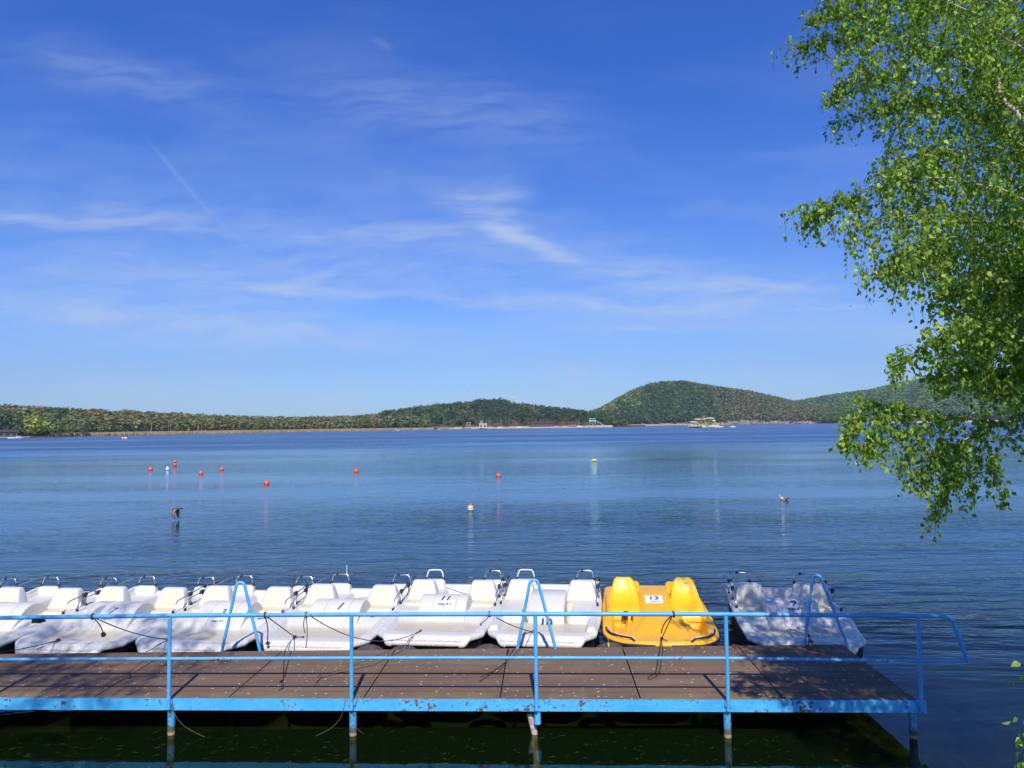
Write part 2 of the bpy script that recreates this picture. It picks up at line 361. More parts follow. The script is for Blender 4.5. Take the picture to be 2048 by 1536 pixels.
# ---------------------------------------------------------------- water, lake bed, ground
def water_mat():
    m, t, b = mat('lake_water'); t.n.remove(b)
    pos = t.node('ShaderNodeNewGeometry').outputs['Position']
    s_ = t.node('ShaderNodeSeparateXYZ'); t.put(s_.inputs[0], pos)
    dist = t.math('SQRT', t.math('ADD', t.math('MULTIPLY', s_.outputs[0], s_.outputs[0]), t.math('MULTIPLY', s_.outputs[1], s_.outputs[1])))
    # wind: calm slicks and ruffled bands
    wind = t.noise(t.mapping(pos, rot=(0, 0, R(4)), scale=(0.006, 0.030, 1)), 1.0, 4, 0.6)
    wind2 = t.noise(t.mapping(pos, rot=(0, 0, R(-6)), scale=(0.02, 0.11, 1)), 1.0, 3, 0.55)
    wf = t.smooth(t.math('ADD', t.math('MULTIPLY', wind, 0.6), t.math('MULTIPLY', wind2, 0.4)), 0.38, 0.62)
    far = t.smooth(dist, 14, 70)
    # ripples
    r1 = t.noise(t.mapping(pos, rot=(0, 0, R(14)), scale=(0.55, 2.3, 1)), 1.0, 3, 0.5, 0.3)
    r2 = t.noise(t.mapping(pos, rot=(0, 0, R(-9)), scale=(1.6, 6.0, 1)), 1.0, 3, 0.55, 0.4)
    r3 = t.noise(t.mapping(pos, rot=(0, 0, R(5)), scale=(0.14, 0.6, 1)), 1.0, 2, 0.5)
    near = t.smooth(dist, 9.3, 14.5, 0.06, 1.0)
    h = t.math('ADD', t.math('MULTIPLY', r1, 0.034), t.math('MULTIPLY', r2, 0.011))
    r4 = t.noise(t.mapping(pos, scale=(2.2, 3.4, 1)), 1.0, 2, 0.5)
    h = t.math('ADD', h, t.math('MULTIPLY', r3, 0.020)); h = t.math('ADD', h, t.math('MULTIPLY', r4, 0.008))
    amp = t.math('MULTIPLY', near, t.smooth(wf, 0, 1, 0.5, 1.6))
    h = t.math('MULTIPLY', t.math('MULTIPLY', h, amp), t.math('MULTIPLY', t.smooth(dist, 16, 40, 1.9, 0.5), t.smooth(dist, 75, 170, 1.0, 9.0)))
    bn = t.node('ShaderNodeBump'); bn.inputs[0].default_value = 1.0; bn.inputs[1].default_value = 1.0
    t.put(bn.inputs['Height'], h)
    fr = t.node('ShaderNodeFresnel'); fr.inputs[0].default_value = 1.333; t.put(fr.inputs[1], bn.outputs[0])
    gl = t.node('ShaderNodeBsdfGlossy'); t.put(gl.inputs['Color'], (0.78, 0.91, 1, 1)); t.put(gl.inputs['Normal'], bn.outputs[0])
    t.put(gl.inputs['Roughness'], t.smooth(dist, 40, 190, 0.02, 0.30))
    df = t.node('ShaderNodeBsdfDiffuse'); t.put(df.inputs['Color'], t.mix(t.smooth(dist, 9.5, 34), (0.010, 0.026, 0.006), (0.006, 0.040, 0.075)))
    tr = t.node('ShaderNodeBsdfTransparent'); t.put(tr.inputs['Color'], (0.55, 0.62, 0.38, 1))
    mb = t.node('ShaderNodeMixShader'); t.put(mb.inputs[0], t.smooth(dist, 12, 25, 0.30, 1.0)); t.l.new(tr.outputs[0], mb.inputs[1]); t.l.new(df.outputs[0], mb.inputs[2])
    mx = t.node('ShaderNodeMixShader'); t.put(mx.inputs[0], fr.outputs[0]); t.l.new(mb.outputs[0], mx.inputs[1]); t.l.new(gl.outputs[0], mx.inputs[2])
    t.l.new(mx.outputs[0], t.n['Material Output'].inputs[0])
    return m
mb = MB(); mb.add([(-6000, 4.6, 0), (6000, 4.6, 0), (6000, 3600, 0), (-6000, 3600, 0)], [(0, 1, 2, 3)])
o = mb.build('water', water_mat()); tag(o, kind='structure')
M_BED = simple('lake_bed', (0.035, 0.045, 0.012), 0.95, 0, 0.5, 1.2)
mb = MB(); mb.add([(-6000, 4.2, -1.1), (6000, 4.2, -1.1), (6000, 30, -1.6), (-6000, 30, -1.6), (6000, 3600, -6), (-6000, 3600, -6)], [(0, 1, 2, 3), (3, 2, 4, 5)])
tag(mb.build('lake_bed', M_BED), kind='structure')
# bank the photographer stands on
def ground_mat():
    m, t, b = mat('bank_ground')
    g = t.node('ShaderNodeTexCoord').outputs['Object']
    n = t.noise(g, 1.1, 6, 0.6); n2 = t.noise(g, 30, 4, 0.7)
    c = t.mix(t.smooth(n, 0.42, 0.6), (0.16, 0.12, 0.07), (0.06, 0.10, 0.025)); c = t.mix(t.math('MULTIPLY', n2, .5), c, (0.04, 0.05, 0.02))
    t.put(b.inputs['Base Color'], c); b.inputs['Roughness'].default_value = 0.95
    return m
M_GROUND = ground_mat()
xs = np.linspace(-60, 60, 121); ys = np.concatenate([np.linspace(-80, 2, 20), np.linspace(2.5, 6.2, 14)])
V = []
for y in ys:
    for x in xs:
        z = 1.72 if y < 3.0 else 1.72 - (y - 3.0) * 0.78
        z += 0.05 * math.sin(x * 1.3 + y) * (1 if y > 3 else .3) - max(0, abs(x) - 8) * 0.0
        V.append((x, y, max(z, -1.3)))
F = [(i * 121 + j, i * 121 + j + 1, (i + 1) * 121 + j + 1, (i + 1) * 121 + j) for i in range(len(ys) - 1) for j in range(120)]
mb = MB(); mb.add(V, F); tag(mb.build('ground', M_GROUND, smooth=True), kind='structure')

# ---------------------------------------------------------------- pier
DZ = 0.40
near_l = at_z(0, 1396, DZ); near_r = at_z(1841, 1401, DZ)
back_l = at_z(0, 1306, DZ); back_r = at_z(1703, 1289, DZ)
adir = (near_r - near_l).normalized(); bdir = Vector((-adir.y, adir.x, 0))
PIER_ANG = math.atan2(adir.y, adir.x)
L0 = 2.2                                   # extra length past the left picture edge
def pier_pt(a, b, z):                      # a metres along from right end leftwards (negative), b depth fraction
    n = near_r - adir * a
    tot = (near_r - near_l).length
    dep_r = (back_r - near_r).dot(bdir); dep_l = (back_l - near_l).dot(bdir)
    dep = dep_r + (dep_l - dep_r) * min(a / tot, 1.4)
    p = n + bdir * dep * b
    return Vector((p.x, p.y, z))
pier = empty('pier', (near_r.x, near_r.y, 0), PIER_ANG, 'long low pier with brown plank deck, blue edge beam and blue pipe railing', 'pier')
PINV = pier.matrix_basis.inverted()
def loc(p): return tuple(PINV @ Vector(p))
jx = [1841, 1568, 1281, 1000, 726, 454, 182, -95, -370]
prev = 0.0; a_s = []
for px in jx:
    p = at_z(px, 1397.5, DZ); a_s.append(-(p - near_r).dot(adir) if px != 1841 else 0.0)
M_DECKV = M_DECK
for i in range(len(a_s) - 1):
    a0, a1 = a_s[i] + .008 + (0.0 if i else 0.02), a_s[i + 1] - .008
    mb = MB()
    quad = [pier_pt(a1, 0.012, DZ), pier_pt(a0, 0.012, DZ), pier_pt(a0, 1.0, DZ), pier_pt(a1, 1.0, DZ)]
    V = [loc(q) for q in quad] + [loc((q.x, q.y, DZ - 0.035)) for q in quad]
    mb.add(V, [(0, 1, 2, 3), (7, 6, 5, 4), (0, 4, 5, 1), (1, 5, 6, 2), (2, 6, 7, 3), (3, 7, 4, 0)])
    mb.m = 1
    for aa in (a0 + .035, a1 - .035):
        for k in range(8):
            for dd in (.03, .085):
                c_ = loc(pier_pt(aa, .02 + (k * .233 + dd) / 1.95, DZ + .0025)); base_ = [(c_[0] + .0075 * math.cos(q), c_[1] + .0075 * math.sin(q), c_[2]) for q in np.linspace(0, 2 * math.pi, 7)[:-1]]
                if c_[1] < 1.80: mb.add(base_, [tuple(range(6))])
    mb.build('deck_panel', [M_DECK, M_DARK], pier)
LEN = a_s[-1]
# beams (u channel: web + two flanges)
mb = MB()
mb.box((-LEN / 2 + .02, -0.012, DZ - 0.062), (LEN + .04, 0.012, 0.115)); mb.box((-LEN / 2 + .02, 0.02, DZ - 0.0085), (LEN + .04, 0.054, 0.008)); mb.box((-LEN / 2 + .02, 0.02, DZ - 0.114), (LEN + .04, 0.05, 0.008))
mb.box((0.03, 0.0, DZ - 0.062), (0.025, 0.07, 0.135))
mb.build('edge_beam', M_BEAM, pier)
mb = MB()
for i in range(len(a_s)):
    a = min(max(a_s[i], 0.03), LEN - .03); p0 = loc(pier_pt(a, 0.03, DZ - .10)); p1 = loc(pier_pt(a, 0.985, DZ - .10))
    mb.add([(p0[0] - .03, p0[1], p0[2] - .055), (p0[0] + .03, p0[1], p0[2] - .055), (p0[0] + .03, p0[1], p0[2] + .06), (p0[0] - .03, p0[1], p0[2] + .06),
            (p1[0] - .03, p1[1], p1[2] - .055), (p1[0] + .03, p1[1], p1[2] - .055), (p1[0] + .03, p1[1], p1[2] + .06), (p1[0] - .03, p1[1], p1[2] + .06)],
           [(0, 1, 2, 3), (7, 6, 5, 4), (0, 4, 5, 1), (1, 5, 6, 2), (2, 6, 7, 3), (3, 7, 4, 0)])
mb.each('cross_beam', M_DARK, pier)
# railing
posts_px = [(-26, 1398), (340, 1399), (705, 1399), (1073, 1399), (1453, 1402), (1839, 1407)]
tops_y = [1236, 1231, 1229, 1228, 1228.5, 1232]; mids_y = [1319, 1317.5, 1316, 1315.5, 1316.5, 1322]
PB, PT_, PM = [], [], []
for (px, py), ty, my in zip(posts_px, tops_y, mids_y):
    b_ = at_z(px, 1398.0 if px < 1500 else 1401, DZ) - bdir * 0.035
    lo = loc(b_); b_ = pier.matrix_basis @ Vector((lo[0], -0.042, DZ))
    PB.append(b_)
    # keep posts plumb: heights from picture rows at this distance
    zt = CAM_H; 
    def zrow(P, row):
        d = ray(0, row); lo_, hi_ = 0.3, 2.5
        for _ in range(40):
            mid = (lo_ + hi_) / 2
            v = CR.transposed() @ (Vector((P.x, P.y, mid)) - Vector((0, 0, CAM_H)))
            row_ = 768 - FPX * v.y / -v.z
            if row_ > row: lo_ = mid
            else: hi_ = mid
        return (lo_ + hi_) / 2
    PT_.append(Vector((b_.x, b_.y, zrow(b_, ty)))); PM.append(Vector((b_.x, b_.y, zrow(b_, my))))
for i, b_ in enumerate(PB):
    mb = MB(); mb.tube([loc((b_.x, b_.y, DZ - 0.10)), loc((b_.x, b_.y, PT_[i].z - 0.015))], 0.0215, 14)
    mb.box((loc(b_)[0], -0.028, DZ - .03), (0.075, 0.024, 0.05))
    mb.build('railing_post', M_RAIL, pier, angle=40)
# top rail with the bent-down end
pl = [PT_[0] - adir * 1.0] + PT_
end_t = PT_[-1]; zb = PM[-1].z
curve_pts = []
c0 = end_t + adir * 0.27
for k in range(9):
    a = k / 8 * R(72)
    curve_pts.append(c0 + adir * (0.10 * math.sin(a)) + Vector((0, 0, -0.10 * (1 - math.cos(a)))))
last = curve_pts[-1]; endp = end_t + adir * 0.49; endp.z = zb
mb = MB(); mb.tube([loc(p) for p in pl + curve_pts + [endp]], 0.0225, 14); mb.build('top_rail', M_RAIL, pier, angle=50)
mb = MB(); mb.tube([loc(p) for p in [PM[0] - adir * 1.0] + PM + [endp]], 0.0175, 12); mb.build('middle_rail', M_RAIL, pier, angle=50)
# piles
piles = [(340, 1), (705, 1), (1453, 1), (1822, 1), (-26, 1)]
for px, _ in piles:
    p = at_z(px, 1397.5, DZ); lo = loc(p)
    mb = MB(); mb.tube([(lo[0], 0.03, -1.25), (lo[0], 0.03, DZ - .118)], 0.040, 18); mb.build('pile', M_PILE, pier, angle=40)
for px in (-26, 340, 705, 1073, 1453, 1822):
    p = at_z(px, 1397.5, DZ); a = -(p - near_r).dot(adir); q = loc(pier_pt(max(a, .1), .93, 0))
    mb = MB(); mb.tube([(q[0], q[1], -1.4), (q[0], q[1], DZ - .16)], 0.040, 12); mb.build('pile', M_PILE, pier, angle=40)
p = at_z(1074, 1397.5, DZ); lo = loc(p)
mb = MB(); mb.tube([(lo[0] + .002, 0.03, DZ - .118), (lo[0] + .002, 0.03, 0.135)], 0.038, 18); mb.build('broken_pile_stub', M_RAIL, pier, angle=40)
mb = MB(); mb.tube([(lo[0] + .02, 0.10, -1.25), (lo[0] - .035, 0.10, 0.02), (lo[0] - .085, 0.10, 0.22)], [0.036, 0.036, 0.034], 14)
ob = mb.build('leaning_pile', M_OLDPILE, pier, angle=40); ob['label'] = 'bare rusty pile leaning beside the broken blue stub'

# ladder hoops
lad = None
def ladder(fx0, fx1, topx, topy, footy, label):
    a = at_z(fx0, footy, DZ); b = at_z(fx1, footy, DZ); c = (a + b) / 2; hw = (b - a).length / 2
    ang = math.atan2((b - a).y, (b - a).x)
    v = at_y(topx, topy, c.y); h = v.z - DZ; sx = v.x - c.x
    r = empty('ladder_handrail', (c.x, c.y, DZ), ang, label, 'ladder rail', 'blue ladder handrails along the pier edge')
    pts = [(-hw, 0.0, -.02), (-hw * .93, 0.0, 0.0)]
    R0 = 0.062; zc = h - R0
    pts += [(-hw + (hw - R0 + sx) * t, 0, zc * t) for t in (.15, .35, .6, .8, .93)]
    for k in range(0, 13):
        a_ = R(172 - k * 164 / 12); pts.append((sx + R0 * math.cos(a_), 0, zc + R0 * math.sin(a_)))
    pts += [(hw + (-hw + R0 + sx) * t, 0, zc * t) for t in (.93, .8, .6, .35, .15)]
    pts += [(hw * .93, 0, 0.0), (hw, 0, -.02)]
    pts[1] = (-hw, 0, 0.0); pts[-2] = (hw, 0, 0.0)
    mb = MB(); mb.tube(pts, 0.0205, 12); mb.build('hoop', M_RAIL, r, angle=60)
    mb = MB()
    for k in range(3): mb.tube([(-hw, 0.09, -.12 - .22 * k), (hw, 0.09, -.12 - .22 * k)], 0.014, 8)
    mb.each('rung', M_RAIL, r, angle=60); mb = MB()
    mb.tube([(-hw, 0.02, -.005), (-hw, .07, -.05), (-hw, .09, -.75)], 0.018, 8); mb.tube([(hw, 0.02, -.005), (hw, .07, -.05), (hw, .09, -.75)], 0.018, 8)
    mb.each('stile', M_RAIL, r, angle=60)
ladder(444, 520, 481, 1165, 1302, 'blue ladder handrail hoop between the white boats numbered 3 and 1')
ladder(1035, 1111, 1068, 1160, 1297, 'blue ladder handrail hoop in front of white boat number 10')
ladder(1609, 1695, 1634, 1151, 1290, 'blue ladder handrail hoop in the leaf shade in front of boat number 9')
# ---------------------------------------------------------------- pedal boats
def ss(a, b, x):
    t = np.clip((np.asarray(x, float) - a) / (b - a), 0, 1); return t * t * (3 - 2 * t)
def box_mask(x, v, x0, x1, v0, v1, s=.035):
    return ss(x0 - s / 2, x0 + s / 2, x) * ss(x1 + s / 2, x1 - s / 2, x) * ss(v0 - s / 2, v0 + s / 2, v) * ss(v1 + s / 2, v1 - s / 2, v)
def lerp(a, b, t): return a + (b - a) * t
M_SEAM = simple('mould_seam', (.42, .42, .42), .6)
BL = 3.05
def half_w(v, kind):
    if kind == 'C':
        a = .80 * np.power(np.clip(1 - np.power(np.clip(1 - v / .62, 0, 1), 2.6), 0, 1), .42)
        return np.maximum(a, .03) * (1 - .06 * ss(1.6, 3.0, v)) * np.power(np.clip(1 - np.power(np.clip((v - 2.85) / .2, 0, 1), 2) * .25, 0, 1), 1)
    a = .56 + .20 * ss(0, .34, v) ** .8 + .045 * ss(.3, 1.2, v)
    r = np.clip(v / .06, 0, 1); a = a - .07 * (1 - np.sqrt(1 - (1 - r) ** 2))
    r2 = np.clip((BL - v) / .12, 0, 1); a = a - .10 * (1 - np.sqrt(1 - (1 - r2) ** 2)) - .05 * ss(1.8, 3.0, v)
    return a
def zfield(x, v, kind):
    ax = np.abs(x); hw = half_w(v, kind)
    if kind == 'C':
        z = .36 + .08 * ss(.0, 1.2, v) + .05 * ss(1.2, 3, v)
        z = lerp(z, .285, box_mask(ax, v, -.1, .66, .16, 1.15, .05) * ss(.05, .12, hw - ax))          # foot floor
        # raised hood: narrow flare from the bow, broad dome between the seats
        wdt = .50 - .22 * ss(.1, .9, v) + .03 * ss(1.2, 1.8, v)
        hood = .37 + .13 * ss(.12, .9, v) + .16 * ss(.75, 1.75, v) - .10 * ss(1.9, 2.5, v)
        step1 = ss(wdt + .02, wdt - .13, ax); step2 = ss(wdt + .11, wdt + .085, ax); step3 = ss(wdt + .20, wdt + .18, ax)
        z = np.maximum(z, lerp(.28, .285 + (hood - .285) * .42, step3 * ss(2.6, 2.3, v) * ss(.12, .3, v)))
        z = np.maximum(z, lerp(.28, .285 + (hood - .285) * .72, step2 * ss(2.6, 2.3, v) * ss(.1, .25, v)))
        z = np.maximum(z, lerp(z, hood, step1 * ss(2.75, 2.45, v)))
        # grooved foot grips
        gr = box_mask(ax, v, .40, .66, .22, .60, .03) * (0.5 + 0.5 * np.sin(ax * 2 * np.pi / .036)) * .016
        z = z + gr
        # seat bases and side coamings
        z = np.maximum(z, lerp(z, .43, box_mask(ax, v, .27, .66, 1.12, 1.9, .05)))
        z = np.maximum(z, lerp(z, .50, box_mask(ax, v, .66, .76, 1.05, 2.9, .05)))
        z = np.maximum(z, lerp(z, .50 - .02 * ss(2.5, 3, v), box_mask(ax, v, -1, 1, 2.45, 2.98, .06)))
        rim = ss(.05, .0, hw - ax); z = lerp(z, z - .012, rim)
        return z
    # rounded bow lip, a dirty well behind it, then the full-width sloping foredeck
    z = .335 + .075 * ss(.0, .09, v) + .0 * x
    lipw = ss(.24, .36, v)
    z = lerp(z, .345, lipw)
    sh = .42 + .07 * ss(.5, 1.4, v) + .03 * ss(1.5, 3.0, v)
    bol = ss(.19, .10, hw - ax) * ss(.18, .36, v)
    z = lerp(z, sh, bol)
    if kind == 'A':
        z = np.maximum(z, lerp(.345, .475, ss(.80, 1.24, v) * ss(.0, .06, hw - ax) ))
        well = box_mask(ax, v, .40, .70, 1.30, 1.62, .05); z = lerp(z, .455, well)
        z = np.maximum(z, lerp(z, .44, box_mask(ax, v, .38, .72, 1.60, 1.95, .05)))
    else:
        z = lerp(z, .50, box_mask(ax, v, .35, .70, .98, 1.95, .045))
        z = lerp(z, .20, box_mask(ax, v, .285, .36, 1.0, 1.9, .02))
        z = np.maximum(z, lerp(z, .47, ss(.60, .66, ax) * box_mask(ax, v, .60, .76, .30, .86, .05)))
    # rear well with corner seats and a transom
    z = lerp(z, .27, box_mask(ax, v, -1, .64, 2.02, 2.90, .07))
    z = np.maximum(z, lerp(z, .45, box_mask(ax, v, .26, .70, 2.34, 2.92, .07)))
    z = lerp(z, .50, ss(2.86, 2.93, v)); z = z - .03 * ss(3.01, 3.05, v)
    z = z - .015 * ss(.02, .0, hw - ax)
    return z
def hull_part(kind, mats, parent):
    vs_ = np.unique(np.concatenate([np.linspace(0, .1, 7), np.linspace(.1, BL, 140), np.linspace(BL - .1, BL, 7)]))
    nx = 97 if kind != 'C' else 141
    s = np.linspace(-1, 1, nx); s = np.sign(s) * np.abs(s) ** .93
    Sg, Vg = np.meshgrid(s, vs_); HW = half_w(Vg, kind); X = Sg * HW; Z = zfield(X, Vg, kind)
    V = np.stack([X, Vg, Z], -1).reshape(-1, 3); nv, n = Sg.shape
    mb = MB()
    F = [(i * n + j, i * n + j + 1, (i + 1) * n + j + 1, (i + 1) * n + j) for i in range(nv - 1) for j in range(n - 1)]
    mb.add(V, F)
    # boundary loop pushed out into a rounded gunwale, then down to a dark bottom
    idx = [j for j in range(n)] + [i * n + n - 1 for i in range(1, nv)] + [(nv - 1) * n + j for j in range(n - 2, -1, -1)] + [i * n for i in range(nv - 2, 0, -1)]
    B = V[idx]; c = np.array([0, 1.5])
    nxt = np.roll(B, -1, 0); prv = np.roll(B, 1, 0); tg = (nxt - prv)[:, :2]; ln = np.linalg.norm(tg, axis=1, keepdims=True); tg = tg / np.maximum(ln, 1e-6)
    nrm = np.stack([tg[:, 1], -tg[:, 0]], 1)
    rings = [B]
    for off, dz in ((.014, -.006), (.024, -.02), (.026, -.045), (.018, -.062)):
        r = B.copy(); r[:, :2] += nrm * off; r[:, 2] += dz; rings.append(r)
    r = B.copy(); r[:, :2] -= nrm * .004; r[:, 2] -= .07; rings.append(r)
    k = len(B)
    Vr = np.concatenate(rings); Fr = [(q * k + j, (q + 1) * k + j, (q + 1) * k + (j + 1) % k, q * k + (j + 1) % k) for q in range(len(rings) - 1) for j in range(k)]
    base = mb.c; mb.add(Vr, Fr)
    r1 = rings[-1]; mb.m = 1
    b = []
    for ins, z in ((.0, None), (.02, .16), (.06, .02), (.13, -.12)):
        q = r1.copy(); q[:, 0] *= (1 - ins); q[:, 1] = (q[:, 1] - 1.5) * (1 - ins * .9) + 1.5
        if z is not None: q[:, 2] = z + .12 * np.exp(-q[:, 1] / .35) * (1 if z < .1 else .4)
        b.append(q)
    mb.add(np.concatenate(b), [(q * k + j, (q + 1) * k + j, (q + 1) * k + (j + 1) % k, q * k + (j + 1) % k) for q in range(3) for j in range(k)])
    mb.add(b[-1], [tuple(range(k))[::-1]])
    o = mb.build('hull', mats, parent, smooth=True, angle=60)
    bm = __import__('bmesh').new(); bm.from_mesh(o.data)
    __import__('bmesh').ops.remove_doubles(bm, verts=bm.verts, dist=1e-5); bm.to_mesh(o.data); bm.free()
    o.data.set_sharp_from_angle(angle=R(60))
    return o
DC = (1.40, .29, .385)      # drum centre v, z, radius
def drum_z(v):
    """top profile of the paddle cover for a white boat"""
    v = np.asarray(v, float); c, zc, r = DC
    arc = zc + np.sqrt(np.clip(r * r - (v - c) ** 2, 0, None))
    vt = c - r * math.cos(R(48)); zt = zc + r * math.sin(R(48)); sl = math.cos(R(48)) / math.sin(R(48))
    line = zt - (vt - v) * sl
    return np.where(v < vt, line, arc)
def cover_part(mats, parent):
    w = .375; prof_v = np.concatenate([np.linspace(.93, DC[0] - DC[2] * .66, 8), DC[0] + DC[2] * np.sin(np.radians(np.linspace(-42, 88, 22)))])
    z = drum_z(prof_v)
    prof = [(v, zz) for v, zz in zip(prof_v, z)] + [(DC[0] + DC[2] + .005, .25), (.93, .25)]
    ctr = np.array((1.36, .30)); mb = MB(); rings = []
    for xx, sc in ((-w, .93), (-w, .945), (-w + .003, .965), (-w + .012, .985), (-w + .03, 1.0), (w - .03, 1.0), (w - .012, .985), (w - .003, .965), (w, .945), (w, .93)):
        flare = 0
        rings.append([(xx, ctr[0] + (p[0] - ctr[0]) * sc, ctr[1] + (p[1] - ctr[1]) * sc) for p in prof])
    mb.loft(rings)
    o = mb.build('paddle_cover', mats, parent, smooth=True, angle=38)
    mb = MB()
    for xs_ in (-.15, .21): mb.tube([(xs_, v, zz + .0005) for v, zz in list(zip(prof_v, z))[:-2]], .0035, 5)
    mb.each('seam', M_SEAM, o, smooth=True)
    return o
def console_part(mats, parent):
    w = .275; prof = [(.93, .30), (.955, .37), (1.0, .55), (1.03, .575), (1.3, .665), (1.34, .68), (1.70, .69), (1.74, .67), (1.78, .25)]
    ctr = np.array((1.36, .45)); mb = MB(); rings = []
    for xx, sc in ((-w, .95), (-w + .006, .98), (-w + .02, 1.0), (w - .02, 1.0), (w - .006, .98), (w, .95)):
        rings.append([(xx, ctr[0] + (p[0] - ctr[0]) * sc, ctr[1] + (p[1] - ctr[1]) * sc) for p in prof])
    mb.loft(rings)
    o = mb.build('console', mats, parent, smooth=True, angle=30)
    return o
def rr(w, d, n=5, r=.036):
    """rounded rectangle outline centred at 0"""
    P = []; r = min(r, w / 2 * .95, d / 2 * .95)
    for cx, cy, a0 in ((w / 2 - r, d / 2 - r, 0), (-w / 2 + r, d / 2 - r, 90), (-w / 2 + r, -d / 2 + r, 180), (w / 2 - r, -d / 2 + r, 270)):
        for k in range(n): a = R(a0 + 90 * k / (n - 1)); P.append((cx + r * math.cos(a), cy + r * math.sin(a)))
    return P
def seat_white(x, parent):
    mb = MB(); rings = []
    #        z    w    d    y
    for z, w_, d, y in ((.24, .56, .30, 1.95), (.42, .55, .28, 1.95), (.54, .49, .235, 1.97), (.66, .42, .19, 1.995), (.725, .375, .16, 2.01), (.758, .35, .135, 2.015), (.774, .31, .095, 2.018), (.777, .2, .04, 2.018)):
        rings.append([(x + p[0], y + p[1], z) for p in rr(w_, d)])
    mb.loft(rings)
    s_ = mb.build('seat', M_WHITE, parent, smooth=True, angle=50)
    mb = MB(); rings = []
    n = 9
    for i in range(n):
        t = i / (n - 1); z = .47 + t * .28
        wz = np.interp(z, [.42, .54, .66, .725, .758], [.55, .49, .42, .375, .35]) - .075 - (.05 if i == n - 1 else 0); dz_ = np.interp(z, [.42, .54, .66, .725, .758], [.28, .235, .19, .16, .135]); yz = np.interp(z, [.42, .54, .66, .725, .758], [1.95, 1.97, 1.995, 2.01, 2.015])
        fr = yz - dz_ / 2 - .003
        row = [(x + wz * (k / 8 - .5), fr - .006 + .004 * (1 - abs(k / 4 - 1) ** 2) * 0 + (0.004 if k in (0, 8) else 0), z) for k in range(9)]
        rings.append(row)
    V = [p for r_ in rings for p in r_]; mb.add(V, [(i * 9 + j, i * 9 + j + 1, (i + 1) * 9 + j + 1, (i + 1) * 9 + j) for i in range(n - 1) for j in range(8)])
    mb.build('back_panel', M_SEAT, s_, smooth=True)
    mb = MB()
    rings = [[(x + p[0], 1.74 + p[1], z) for p in rr(w_, d_)] for z, w_, d_ in ((.20, .44, .33), (.470, .45, .335), (.490, .42, .31), (.496, .3, .2))]
    mb.loft(rings); mb.build('seat_base', M_SEAT, s_, smooth=True, angle=45)
def rear_seat(x, parent):
    mb = MB(); rings = []
    for z, w_, d, y in ((.30, .40, .16, 2.90), (.46, .39, .14, 2.91), (.55, .37, .12, 2.925), (.585, .35, .10, 2.93), (.597, .31, .06, 2.93)):
        rings.append([(x + p[0], y + p[1], z) for p in rr(w_, d, r=.03)])
    mb.loft(rings)
    sg = 1 if x > 0 else -1
    mb2 = MB(); V = []
    for y, zt in ((2.30, .50), (2.5, .52), (2.75, .555), (2.93, .58)):
        V += [(sg * .755, y, .44), (sg * .755, y, zt), (sg * .695, y, zt), (sg * .695, y, .44)]
    mb.add(V, [(i * 4 + j, i * 4 + (j + 1) % 4, (i + 1) * 4 + (j + 1) % 4, (i + 1) * 4 + j) for i in range(3) for j in range(4)] + [(3, 2, 1, 0), (12, 13, 14, 15)])
    return mb.build('rear_seat', M_WHITE, parent, smooth=True, angle=40)
def hoop(x, parent, style=0):
    o = MB(); w_ = .165; h = .165; y = 2.93; z0 = .59
    pts = [(x - w_, y, z0), (x - w_ + .035, y + .02, z0 + h * .72), (x - w_ + .055, y + .025, z0 + h * .95), (x - w_ + .09, y + .025, z0 + h), (x + w_ - .09, y + .025, z0 + h), (x + w_ - .055, y + .025, z0 + h * .95), (x + w_ - .035, y + .02, z0 + h * .72), (x + w_, y, z0)]
    o.tube(pts, .0125, 8)
    h_ = o.build('grab_rail', M_WTUBE if style else M_CHROME, parent, smooth=True)
    f = MB()
    for sx in (-1, 1): f.tube([(x + sx * w_, y, z0 - .008), (x + sx * (w_ - .012), y + .007, z0 + .04)], .022, 8)
    if not style: f.tube([(x - w_ + .10, y + .025, z0 + h - .02), (x - w_ + .12, y + .025, z0 + h + .018)], .02, 8)
    f.each('clamp', M_RUBBER, h_, smooth=True)
    return h_
def side_rail(sg, parent):
    x = sg * .765; o = MB()
    o.tube([(x, 1.50, .46), (x, 1.56, .56), (x, 1.60, .63), (x, 1.64, .655), (x - sg * .0, 2.1, .69), (x - sg * .02, 2.55, .72), (x - sg * .05, 2.93, .745), (x - sg * .10, 2.955, .75)], .0095, 7)
    for y, zt in ((2.02, .685), (2.45, .715)): o.tube([(x, y, .50), (x, y, zt)], .010, 7)
    r = o.build('side_rail', M_CHROME, parent, smooth=True)
    f = MB()
    for y, z in ((1.97, .68), (2.02, .685), (2.45, .715)):
        f.tube([(x - .0, y, z - .028), (x, y, z + .026)], .026, 8)
    for y in (1.50, 2.02, 2.45): f.tube([(x, y, .485), (x, y, .53)], .019, 8)
    f.each('clamp', M_RUBBER, r, smooth=True)
def text_mesh(body, size, shear=0.0, bold=0.02):
    c = bpy.data.curves.new('txt', 'FONT'); c.body = body; c.size = size; c.shear = shear; c.offset = bold * size; c.align_x = 'CENTER'; c.align_y = 'CENTER'; c.resolution_u = 4
    o = bpy.data.objects.new('txt', c); COL.objects.link(o)
    dg = bpy.context.evaluated_depsgraph_get(); me = bpy.data.meshes.new_from_object(o.evaluated_get(dg))
    bpy.data.objects.remove(o); bpy.data.curves.remove(c)
    import bmesh
    bm = bmesh.new(); bm.from_mesh(me); bpy.data.meshes.remove(me)
    y = -size
    while y < size:
        g = bm.verts[:] + bm.edges[:] + bm.faces[:]
        bmesh.ops.bisect_plane(bm, geom=g, plane_co=(0, y, 0), plane_no=(0, 1, 0)); y += size / 10
    V = np.array([v.co[:] for v in bm.verts]); F = [tuple(v.index for v in f.verts) for f in bm.faces]; bm.free()
    return V, F
